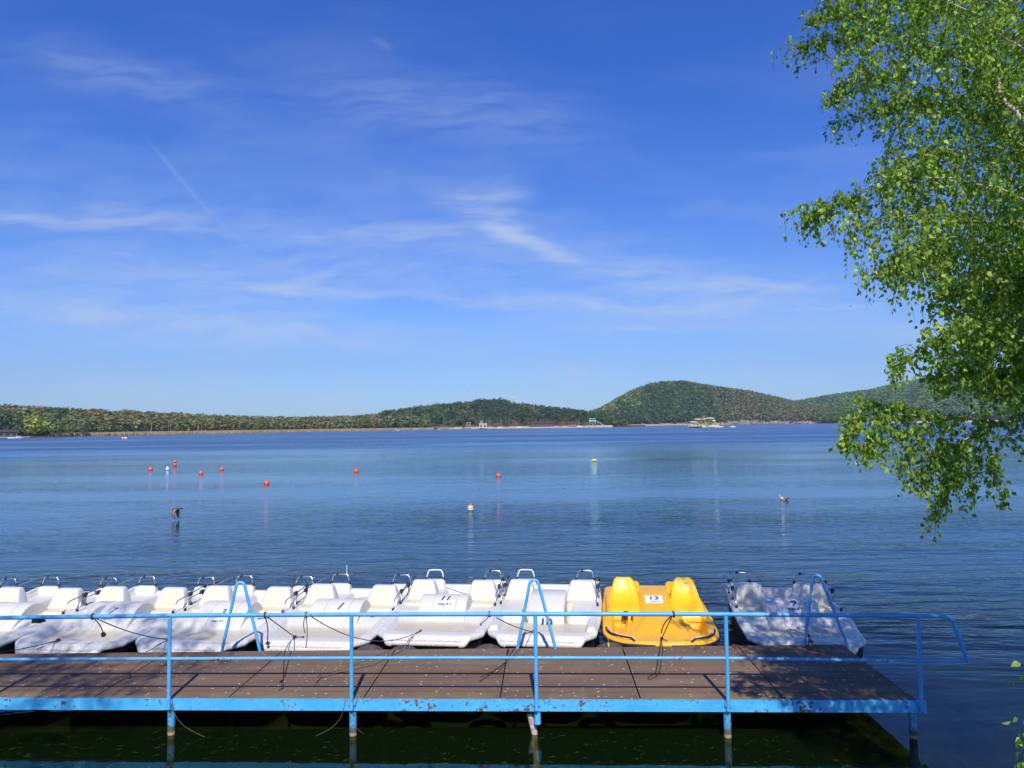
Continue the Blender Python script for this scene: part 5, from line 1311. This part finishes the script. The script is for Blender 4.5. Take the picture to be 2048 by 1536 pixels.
mb = MB(); mb.loft([[(x * w_, v, z_ + .1) for x, z_ in ((-.8, .3), (-.7, -.1), (.7, -.1), (.8, .3))] for v, w_ in ((-1.3, .5), (-.9, .95), (1.0, 1), (1.4, .8))]); mb.build('hull', M_ORANGE, pb)
mb = MB(); mb.loft([[(x, v, z_) for x in (-.3, .3)] + [(.3, v, .2), (-.3, v, .2)] for v, z_ in ((-.9, .42), (-.5, .7), (-.1, .72), (.1, .45))]); mb.build('paddle_cover', M_WBUOY, pb)
for x in (-.5, .5):
    mb = MB(); mb.loft([[(x + p[0], .5 + p[1] + (z_ - .4) * .2, z_) for p in rr(w_, .18)] for z_, w_ in ((.35, .45), (.8, .4), (.9, .3))]); mb.build('seat', M_WBUOY, pb, smooth=True, angle=50)
# rock island
isl = empty('rock_island', obj_at(1410, 520), facing(1410), 'small island of pale layered rock with olive bushes', 'island')
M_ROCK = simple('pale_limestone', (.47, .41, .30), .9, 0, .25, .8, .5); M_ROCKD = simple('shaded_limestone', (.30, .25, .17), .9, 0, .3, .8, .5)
def rockmb(items):
    mb = MB()
    for x, y, z, sx, sy, sz in items: mb.blob((x, y, z), (sx, sy, sz), 11, 7, .16)
    return mb
rockmb([(-6, 0, 1.0, 5.2, 5, 2.0), (-1, 0, .9, 6, 5, 1.8), (5, -.5, .5, 5.2, 4, 1.6), (9, -1, .2, 3.2, 3, .9), (-9.3, 0, .6, 2.2, 3, 1.2)]).build('boulder', M_ROCK, isl, angle=35)
rockmb([(-7.5, 1, 3.8, 3.2, 3, .7), (-4.5, 1, 5.6, 3.4, 3, .7), (-1, 1.2, 5.5, 2.6, 3, .7), (3.2, 1, 6.1, 3.2, 3, .8), (5.6, .5, 4.4, 1.6, 2, 1.0)]).build('ledge', M_ROCK, isl, angle=35)
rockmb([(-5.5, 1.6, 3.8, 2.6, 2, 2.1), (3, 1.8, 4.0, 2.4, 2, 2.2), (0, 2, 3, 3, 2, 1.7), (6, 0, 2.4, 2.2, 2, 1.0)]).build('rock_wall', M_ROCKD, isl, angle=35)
for x, y, z, h, wf, c in ((-3.5, -4.6, 0.2, 4.6, 1.6, (.26, .26, .06)), (1.2, -4.4, 0.3, 5.2, 1.4, (.22, .24, .05)), (-6.5, -3.5, .1, 3.0, 1.5, (.22, .18, .08)), (3.2, -2.6, .6, 4.4, 1.0, (.10, .13, .04)), (-.5, 0, 4.6, 3.8, 1.1, (.26, .30, .06)), (10, -.5, .2, 2.4, 1.2, (.09, .10, .04))):
    q, sh = tree_variants('round', 1, 90, rs)[0]; q = (q - q.mean(1, keepdims=True)) * .6 + q.mean(1, keepdims=True)
    assemble('bush', [((x, y, z), h, wf, (q, sh), c)], M_WOOD, parent=isl, rs=rs)

# spring haze over the lake
m = bpy.data.materials.new('haze'); m.use_nodes = True; t = NT(m.node_tree); t.n.clear()
pv = t.node('ShaderNodeVolumePrincipled'); pv.inputs['Color'].default_value = (.78, .88, 1, 1); pv.inputs['Density'].default_value = .00014; pv.inputs['Anisotropy'].default_value = .2
mo = t.node('ShaderNodeOutputMaterial'); t.l.new(pv.outputs[0], mo.inputs['Volume'])
mb = MB(); mb.box((0, 1750, 150), (12400, 3860, 330)); tag(mb.build('haze', m), 'thin haze over the lake and hills', 'haze', kind='stuff')

# ---------------------------------------------------------------- birch on the bank
M_LEAF = foliage_mat('birch_leaf', .38, rough=.38, bright=1.0)
M_TWIG = simple('birch_twig', (.085, .055, .035), .8)
def bark_mat():
    m, t, b = mat('birch_bark'); g = t.node('ShaderNodeTexCoord').outputs['Object']
    n = t.noise(t.mapping(g, scale=(6, 6, 26)), 1.0, 5, .7); n2 = t.noise(g, 3.5, 4)
    c = t.mix(t.smooth(n, .50, .60), (.50, .45, .37), (.05, .04, .035)); c = t.mix(t.math('MULTIPLY', n2, .5), c, (.42, .33, .25))
    t.put(b.inputs['Base Color'], c); b.inputs['Roughness'].default_value = .8
    return m
M_BARK = bark_mat()
LEAF = np.array([(0, 0, 0), (.36, .28, .10), (.33, .60, .07), (0, 1.12, -.03), (-.33, .60, .07), (-.36, .28, .10)])
class Foliage:
    def __init__(s): s.L = []; s.tw = MB(); s.cat = []
    def leaf(s, p, size):
        s.L.append((p[0], p[1], p[2], size))
    def twig(s, S, out, L, nleaf, lsize=.042, r_=.0016):
        n = 6; P = []
        for i in range(n + 1):
            t_ = i / n; P.append((S[0] + out[0] * t_ ** .6 * .9 + .015 * math.sin(5 * t_ + S[2] * 9), S[1] + out[1] * t_ ** .6 * .9 + .015 * math.cos(4 * t_ + S[0] * 9), S[2] + out[2] * t_ - L * t_ ** 1.35))
        s.tw.tube(P, [r_ * (1.3 - .8 * i / n) for i in range(n + 1)], 3, False)
        P = np.array(P)
        for k in range(nleaf):
            t_ = (k + rng.random()) / nleaf * n; i = min(int(t_), n - 1); q = P[i] + (P[i + 1] - P[i]) * (t_ - i)
            q = q + rng.normal(size=3) * np.array([.018, .018, .010]); s.leaf(q, lsize * rng.uniform(.65, 1.2))
    def build(s, name_l, parent, cols=((.23, .36, .045), (.34, .48, .07), (.12, .24, .03), (.46, .54, .12))):
        L = np.array(s.L); n = len(L); down = np.stack([rng.normal(size=n) * .55, rng.normal(size=n) * .55, -np.ones(n) * rng.uniform(.35, 1.2, n)], 1); down /= np.linalg.norm(down, axis=1, keepdims=True)
        r_ = rng.normal(size=(n, 3)); side = np.cross(down, r_); side /= np.linalg.norm(side, axis=1, keepdims=True); up = np.cross(side, down)
        sz = L[:, 3][:, None, None]
        V = (LEAF[None, :, 0:1] * side[:, None] + LEAF[None, :, 1:2] * down[:, None] + LEAF[None, :, 2:3] * up[:, None]) * sz + L[:, None, :3]
        ci = rng.choice(len(cols), n, p=[.4, .27, .25, .08][:len(cols)]); C = np.array(cols)[ci] * rng.uniform(.8, 1.2, (n, 1)); C = np.repeat(C[:, None], 6, 1)
        base = np.arange(n)[:, None] * 6
        F = np.concatenate([base + np.array([0, 1, 2, 3]), base + np.array([0, 3, 4, 5])])
        o = np_mesh(name_l, V.reshape(-1, 3), F, M_LEAF, parent, cols=C.reshape(-1, 3))
        s.tw.build('twigs', M_TWIG, parent)
        return o
BARK_SCALE = .7
birch = empty('birch_tree', (5.3, 5.9, 0), 0, 'birch on the right bank, drooping leafy branches over the water', 'tree')
def wpt(px, py, Y): return at_y(px, py, Y)
off = Vector((5.3, 5.9, 0))
fol = Foliage(); limb = MB()
def branch(pts, r0, spread=.32, hang=(.12, .38), dens=26, nl=(9, 15), m=None, side=1.0, draw=True, lsize=.042, sub=True):
    """pts: (column, row, depth); a limb with side shoots and hanging twigs"""
    pts = [(p[0], p[1], p[2] + (1.0 if p[0] < 1850 else .5 if p[0] < 2000 else 0) * (p[1] < 300)) for p in pts]
    W = [wpt(*p) - off for p in pts]
    # resample
    R_ = []
    for i in range(len(W) - 1):
        k = max(2, int((W[i + 1] - W[i]).length / .10))
        for j in range(k): R_.append(W[i].lerp(W[i + 1], j / k))
    R_.append(W[-1]); n = len(R_)
    R_ = [p + Vector((.012 * math.sin(i * .9), .012 * math.cos(i * 1.3), .014 * math.sin(i * .7 + 1))) for i, p in enumerate(R_)]
    if draw: limb.tube(R_, [max(.0025, r0 * (1 - .92 * i / n)) for i in range(n)], 7)
    tot = sum((R_[i + 1] - R_[i]).length for i in range(n - 1)); cnt = int(tot * dens)
    for k in range(cnt):
        t_ = (rng.random()) * (n - 1); i = int(t_); p = R_[i].lerp(R_[min(i + 1, n - 1)], t_ - i)
        a = rng.uniform(0, 2 * math.pi); rad = rng.uniform(.03, 1) * spread
        o_ = np.array([math.cos(a) * rad, math.sin(a) * rad, rng.uniform(.0, .16)])
        if sub and rad > .12:
            q = p + Vector(o_ * .6); limb_tw = [p, p.lerp(q, .5) + Vector((0, 0, .02)), q]; fol.tw.tube(limb_tw, [.003, .0025, .002], 3, False); S = q; o_ = o_ * .4; fol_l = int(4)
            for _ in range(3): fol.leaf(np.array(p.lerp(q, rng.random())) + rng.normal(size=3) * .015, lsize * rng.uniform(.7, 1.1))
        else: S = p
        fol.twig(S, o_, rng.uniform(*hang), int(rng.integers(*nl)), lsize)
# trunk and the limbs that enter the picture
limb.tube([(0, 0, -.6), (.05, 0, 1.2), (-.02, .05, 3.0), (-.12, .1, 5.0), (-.05, .1, 7.5), (.1, 0, 10.5)], [.17, .14, .12, .10, .075, .03], 14)
BR = [
 ([(2330, 560, 6.0), (2180, 400, 6.1), (2060, 275, 6.2), (2030, 225, 6.2), (1990, 178, 6.3), (1940, 130, 6.3), (1880, 97, 6.4), (1800, 72, 6.5), (1700, 75, 6.5), (1625, 90, 6.6), (1590, 95, 6.6)], .042, .30, (.10, .30), 26),
 ([(2000, 190, 6.3), (1985, 120, 6.3), (1950, 60, 6.4), (1890, 0, 6.4), (1820, -60, 6.5)], .022, .34, (.12, .4), 26),
 ([(2100, 330, 6.2), (1990, 240, 6.5), (1880, 200, 6.7), (1760, 215, 6.9), (1690, 240, 7.0), (1650, 255, 7.0)], .016, .30, (.10, .32), 30),
 ([(2060, 120, 5.6), (1980, 40, 5.7), (1880, 0, 5.8), (1760, -10, 6.0), (1680, 5, 6.1), (1640, 5, 6.1)], .014, .28, (.10, .32), 28),
 ([(2100, 60, 7), (1980, -20, 7), (1800, -80, 7.1), (1660, -60, 7.2)], .016, .4, (.15, .45), 26),
 ([(2330, 520, 6.0), (2100, 430, 6.1), (1995, 372, 6.2), (1900, 355, 6.3), (1800, 362, 6.4), (1720, 390, 6.5), (1680, 405, 6.5), (1640, 420, 6.5), (1610, 440, 6.6)], .024, .26, (.10, .34), 32),
 ([(2080, 470, 6.0), (1960, 440, 6.1), (1850, 430, 6.2), (1760, 440, 6.3), (1700, 470, 6.3)], .012, .26, (.14, .42), 32),
 ([(2100, 560, 5.6), (2000, 500, 5.6), (1920, 470, 5.7), (1850, 480, 5.8)], .014, .26, (.16, .5), 34),
 ([(1880, 470, 6.2), (1820, 490, 6.2), (1770, 520, 6.2)], .008, .10, (.25, .48), 34),
 ([(2150, 640, 5.5), (2050, 560, 5.5), (1970, 560, 5.6), (1910, 600, 5.6)], .014, .24, (.16, .42), 34),
 ([(2200, 760, 5.4), (2080, 680, 5.4), (1980, 650, 5.5), (1900, 665, 5.5), (1840, 700, 5.6), (1790, 728, 5.6)], .018, .20, (.10, .28), 34),
 ([(2160, 800, 5.6), (2040, 740, 5.7), (1940, 740, 5.8), (1860, 760, 5.8)], .012, .24, (.12, .30), 34),
 ([(2380, 860, 5.80), (2180, 850, 5.80), (2090, 838, 5.80), (2048, 830, 5.80), (1992, 843, 5.80), (1950, 838, 5.80), (1900, 838, 5.80), (1835, 833, 5.85), (1770, 826, 5.90), (1720, 832, 5.90), (1700, 850, 5.90)], .028, .13, (.06, .22), 24),
 ([(1990, 843, 5.80), (1960, 862, 5.80), (1925, 880, 5.80), (1890, 905, 5.80), (1860, 930, 5.80)], .012, .13, (.14, .34), 34),
 ([(1900, 838, 5.80), (1850, 850, 5.75), (1800, 870, 5.75), (1750, 885, 5.75), (1715, 900, 5.75)], .009, .12, (.06, .20), 34),
 ([(1840, 834, 5.85), (1790, 815, 5.90), (1740, 808, 5.95), (1710, 818, 6.00)], .009, .13, (.05, .16), 34),
 ([(1930, 880, 5.80), (1900, 930, 5.75), (1880, 980, 5.70)], .006, .10, (.12, .26), 30),
 ([(2150, 860, 5.50), (2060, 850, 5.50), (2010, 870, 5.50), (1990, 915, 5.50), (1985, 950, 5.50)], .009, .12, (.10, .24), 16),

 ([(1930, 880, 5.8), (1905, 930, 5.75), (1885, 985, 5.7), (1870, 1030, 5.7)], .004, .09, (.10, .22), 30),
 ([(1850, 850, 5.7), (1820, 900, 5.7), (1800, 940, 5.7)], .004, .12, (.10, .22), 30),
 ([(1770, 826, 5.8), (1745, 870, 5.7), (1735, 910, 5.7)], .004, .12, (.08, .2), 30),
 ([(1960, 862, 5.8), (1955, 930, 5.8), (1940, 980, 5.8)], .004, .12, (.10, .26), 26),
 ([(1985, 950, 5.5), (2000, 985, 5.5), (2010, 1010, 5.5)], .003, .05, (.05, .14), 22),
 ([(1720, 832, 5.9), (1700, 860, 5.8), (1690, 890, 5.8)], .003, .08, (.06, .14), 34),
 ([(1900, 838, 5.8), (1880, 890, 5.75), (1850, 930, 5.7), (1830, 960, 5.7)], .005, .14, (.10, .26), 34),
 ([(1780, 60, 6.4), (1720, 30, 6.3), (1660, 25, 6.3), (1620, 40, 6.3)], .006, .22, (.10, .30), 36),
 ([(1800, 150, 6.4), (1740, 150, 6.3), (1690, 170, 6.3), (1660, 200, 6.3)], .006, .22, (.10, .26), 34),
 ([(1900, 300, 6.4), (1820, 330, 6.3), (1760, 350, 6.3)], .006, .25, (.12, .36), 36),

 ([(1900, 500, 6.3), (1820, 530, 6.2), (1760, 545, 6.2), (1720, 540, 6.2)], .005, .20, (.12, .34), 26),
 ([(1960, 560, 6.0), (1910, 585, 6.0), (1880, 600, 6.0)], .004, .2, (.12, .3), 30),
]
for pts, r0, sp, hg, dn_ in BR:
    low = pts[-1][1] > 780
    branch(pts, r0 * .62, sp * (1.25 if low else 1), (hg[0], hg[1] * (1.3 if low else 1)), dn_ * 1.9, lsize=.036 if low else .040, nl=(8, 14))
# inner crown fills the right part of the picture and goes on beyond its edge
def inpoly(x, y, P):
    c = False; j = len(P) - 1
    for i in range(len(P)):
        if (P[i][1] > y) != (P[j][1] > y) and x < (P[j][0] - P[i][0]) * (y - P[i][1]) / (P[j][1] - P[i][1]) + P[i][0]: c = not c
        j = i
    return c
FILL = [(1660, -80), (2250, -80), (2250, 800), (2000, 770), (1900, 720), (1935, 600), (1850, 560), (1760, 540), (1690, 440), (1760, 400), (1740, 320), (1790, 270), (1720, 190), (1650, 110)]
cnt = 0
while cnt < 3000:
    px, py = rng.uniform(1680, 2250), rng.uniform(-80, 800)
    if not inpoly(px, py, FILL): continue
    if rng.random() > .5 + .5 * (px - 1680) / 450: continue
    p = wpt(px, py, rng.uniform(6.4, 8.8) if py < 430 else rng.uniform(5.4, 8.4)) - off; a = rng.uniform(0, 6.28); rad = rng.uniform(.03, .3)
    fol.twig(p, (math.cos(a) * rad, math.sin(a) * rad, rng.uniform(0, .1)), rng.uniform(.14, .46), int(rng.integers(9, 16))); cnt += 1
cnt = 0
while cnt < 1050:                     # crown outside the picture, it throws the shade on the pier end
    x, y, z = rng.uniform(2.6, 8.2), rng.uniform(3.2, 8.6), rng.uniform(2.9, 10.5)
    d = ((x - 5.4) / 2.7) ** 2 + ((y - 5.9) / 2.7) ** 2 + ((z - 6.6) / 4.0) ** 2
    if d > 1: continue
    c = CR.transposed() @ Vector((x, y, z - CAM_H)); u = 1024 + FPX * c.x / -c.z; v = 768 - FPX * c.y / -c.z
    if u < 2110 and v > -120: continue
    if z < 4.0 and rng.random() < .35: continue
    if y < 5.5 and z > 4.5 and rng.random() < .75: continue
    a = rng.uniform(0, 6.28); rad = rng.uniform(.03, .35); fol.twig((x - off.x, y - off.y, z), (math.cos(a) * rad, math.sin(a) * rad, 0.05), rng.uniform(.2, .55), int(rng.integers(9, 15)), .046); cnt += 1
cnt = 0
while cnt < 1400:
    u = rng.uniform(-1, 1, 3)
    if (u ** 2).sum() > 1: continue
    x, y, z = np.array((4.35, 3.9, 5.3)) + u * np.array((1.25, 1.5, 1.8))
    if x / max(y, .1) < .73: continue
    if math.sin(x * 5.1) * math.sin(z * 3.7 + y * 3.0) < -.45: continue
    a = rng.uniform(0, 6.28); rad = rng.uniform(.03, .35); fol.twig((x - off.x, y - off.y, z), (math.cos(a) * rad, math.sin(a) * rad, 0.05), rng.uniform(.2, .5), int(rng.integers(9, 15)), .046); cnt += 1
cnt = 0
while cnt < 480:
    px, py = rng.uniform(1850, 2200), rng.uniform(470, 800)
    if not inpoly(px, py, [(1960, 470), (2200, 470), (2200, 800), (2000, 790), (1880, 740), (1850, 700), (1900, 650), (1920, 580)]): continue
    p = wpt(px, py, rng.uniform(5.4, 7.6)) - off; a = rng.uniform(0, 6.28); rad = rng.uniform(.03, .2)
    fol.twig(p, (math.cos(a) * rad, math.sin(a) * rad, rng.uniform(0, .1)), rng.uniform(.12, .36), int(rng.integers(9, 15))); cnt += 1
cnt = 0
while cnt < 520:
    u = rng.uniform(-1, 1, 3)
    if (u ** 2).sum() > 1: continue
    x, y, z = np.array((4.55, 4.5, 4.7)) + u * np.array((.8, .85, .9))
    if x / max(y, .1) < .74: continue
    a = rng.uniform(0, 6.28); rad = rng.uniform(.03, .3); fol.twig((x - off.x, y - off.y, z), (math.cos(a) * rad, math.sin(a) * rad, 0.05), rng.uniform(.2, .5), int(rng.integers(9, 15)), .046); cnt += 1
fol.build('leaves', birch)
limb.build('limbs', M_BARK, birch, smooth=True)
# second tree standing left of the view: its shade lies on the left boats
def side_tree(cx, cy, center, rad, n, label, gap=.0):
    global fol
    f2 = Foliage(); r = empty('birch_tree', (cx, cy, 0), 0, label, 'tree'); cnt = 0
    mb = MB(); mb.tube([(0, 0, .5), (.05, .05, 3), (.25, .2, 6), ((center[0] - cx) * .8, (center[1] - cy) * .8, center[2])], [.16, .13, .09, .03], 12)
    for k in range(14):
        a = k * 2.4; z0 = rng.uniform(5.0, 7.6); q = Vector((center[0] - cx + rad[0] * .7 * math.cos(a), center[1] - cy + rad[1] * .7 * math.sin(a), center[2] + rng.uniform(-.6, .6) * rad[2])); s0 = Vector((.2, .15, z0)); mb.tube([s0, s0.lerp(q, .5) + Vector((0, 0, .3)), q], [.03, .02, .006], 6)
    mb.build('limbs', M_BARK, r, smooth=True)
    while cnt < n:
        u = rng.uniform(-1, 1, 3)
        if (u ** 2).sum() > 1: continue
        p = np.array(center) + u * np.array(rad)
        if math.sin(p[0] * 3.1) * math.sin(p[2] * 2.7 + p[1] * 2.0) < gap - .4: continue
        a = rng.uniform(0, 6.28); rd = rng.uniform(.03, .3); f2.twig((p[0] - cx, p[1] - cy, p[2]), (math.cos(a) * rd, math.sin(a) * rd, .05), rng.uniform(.2, .5), int(rng.integers(8, 14)), .042); cnt += 1
    f2.build('leaves', r)
side_tree(-8.6, 1.9, (-5.7, 2.6, 8.1), (2.4, 1.4, 1.8), 1300, 'birch on the left bank whose shade dapples the boats at the left', .25)
# shrub at the lower right picture edge
sh = empty('bank_shrub', (3.45, 4.35, .62), 0, 'green shrub on the near bank at the lower right picture edge', 'shrub'); f3 = Foliage(); mb = MB()
for px_, py_, n_l in ((2052, 1352, 9), (2050, 1436, 9), (2054, 1492, 12), (2054, 1526, 12), (2085, 1400, 60), (2095, 1480, 80), (2120, 1340, 60), (2140, 1420, 80)):
    q = at_y(px_, py_, 4.35) - Vector((3.45, 4.35, .62)); mb.tube([(0, 0, -.15), (.06, 0, q.z * .6), (q.x * .5, q.y * .5, q.z * .92), tuple(q)], [.009, .007, .004, .002], 5)
    for j in range(n_l):
        p = np.array(q) + rng.normal(size=3) * np.array([.028 if n_l < 20 else .07, .06, .035 if n_l < 20 else .09])
        if n_l > 20 and p[0] + 3.45 < (2050 - 1024) / FPX * (4.35 + p[1]): continue
        f3.leaf(p, .046 * rng.uniform(.7, 1.2))
mb.build('stems', M_TWIG, sh, smooth=True); f3.build('leaves', sh)
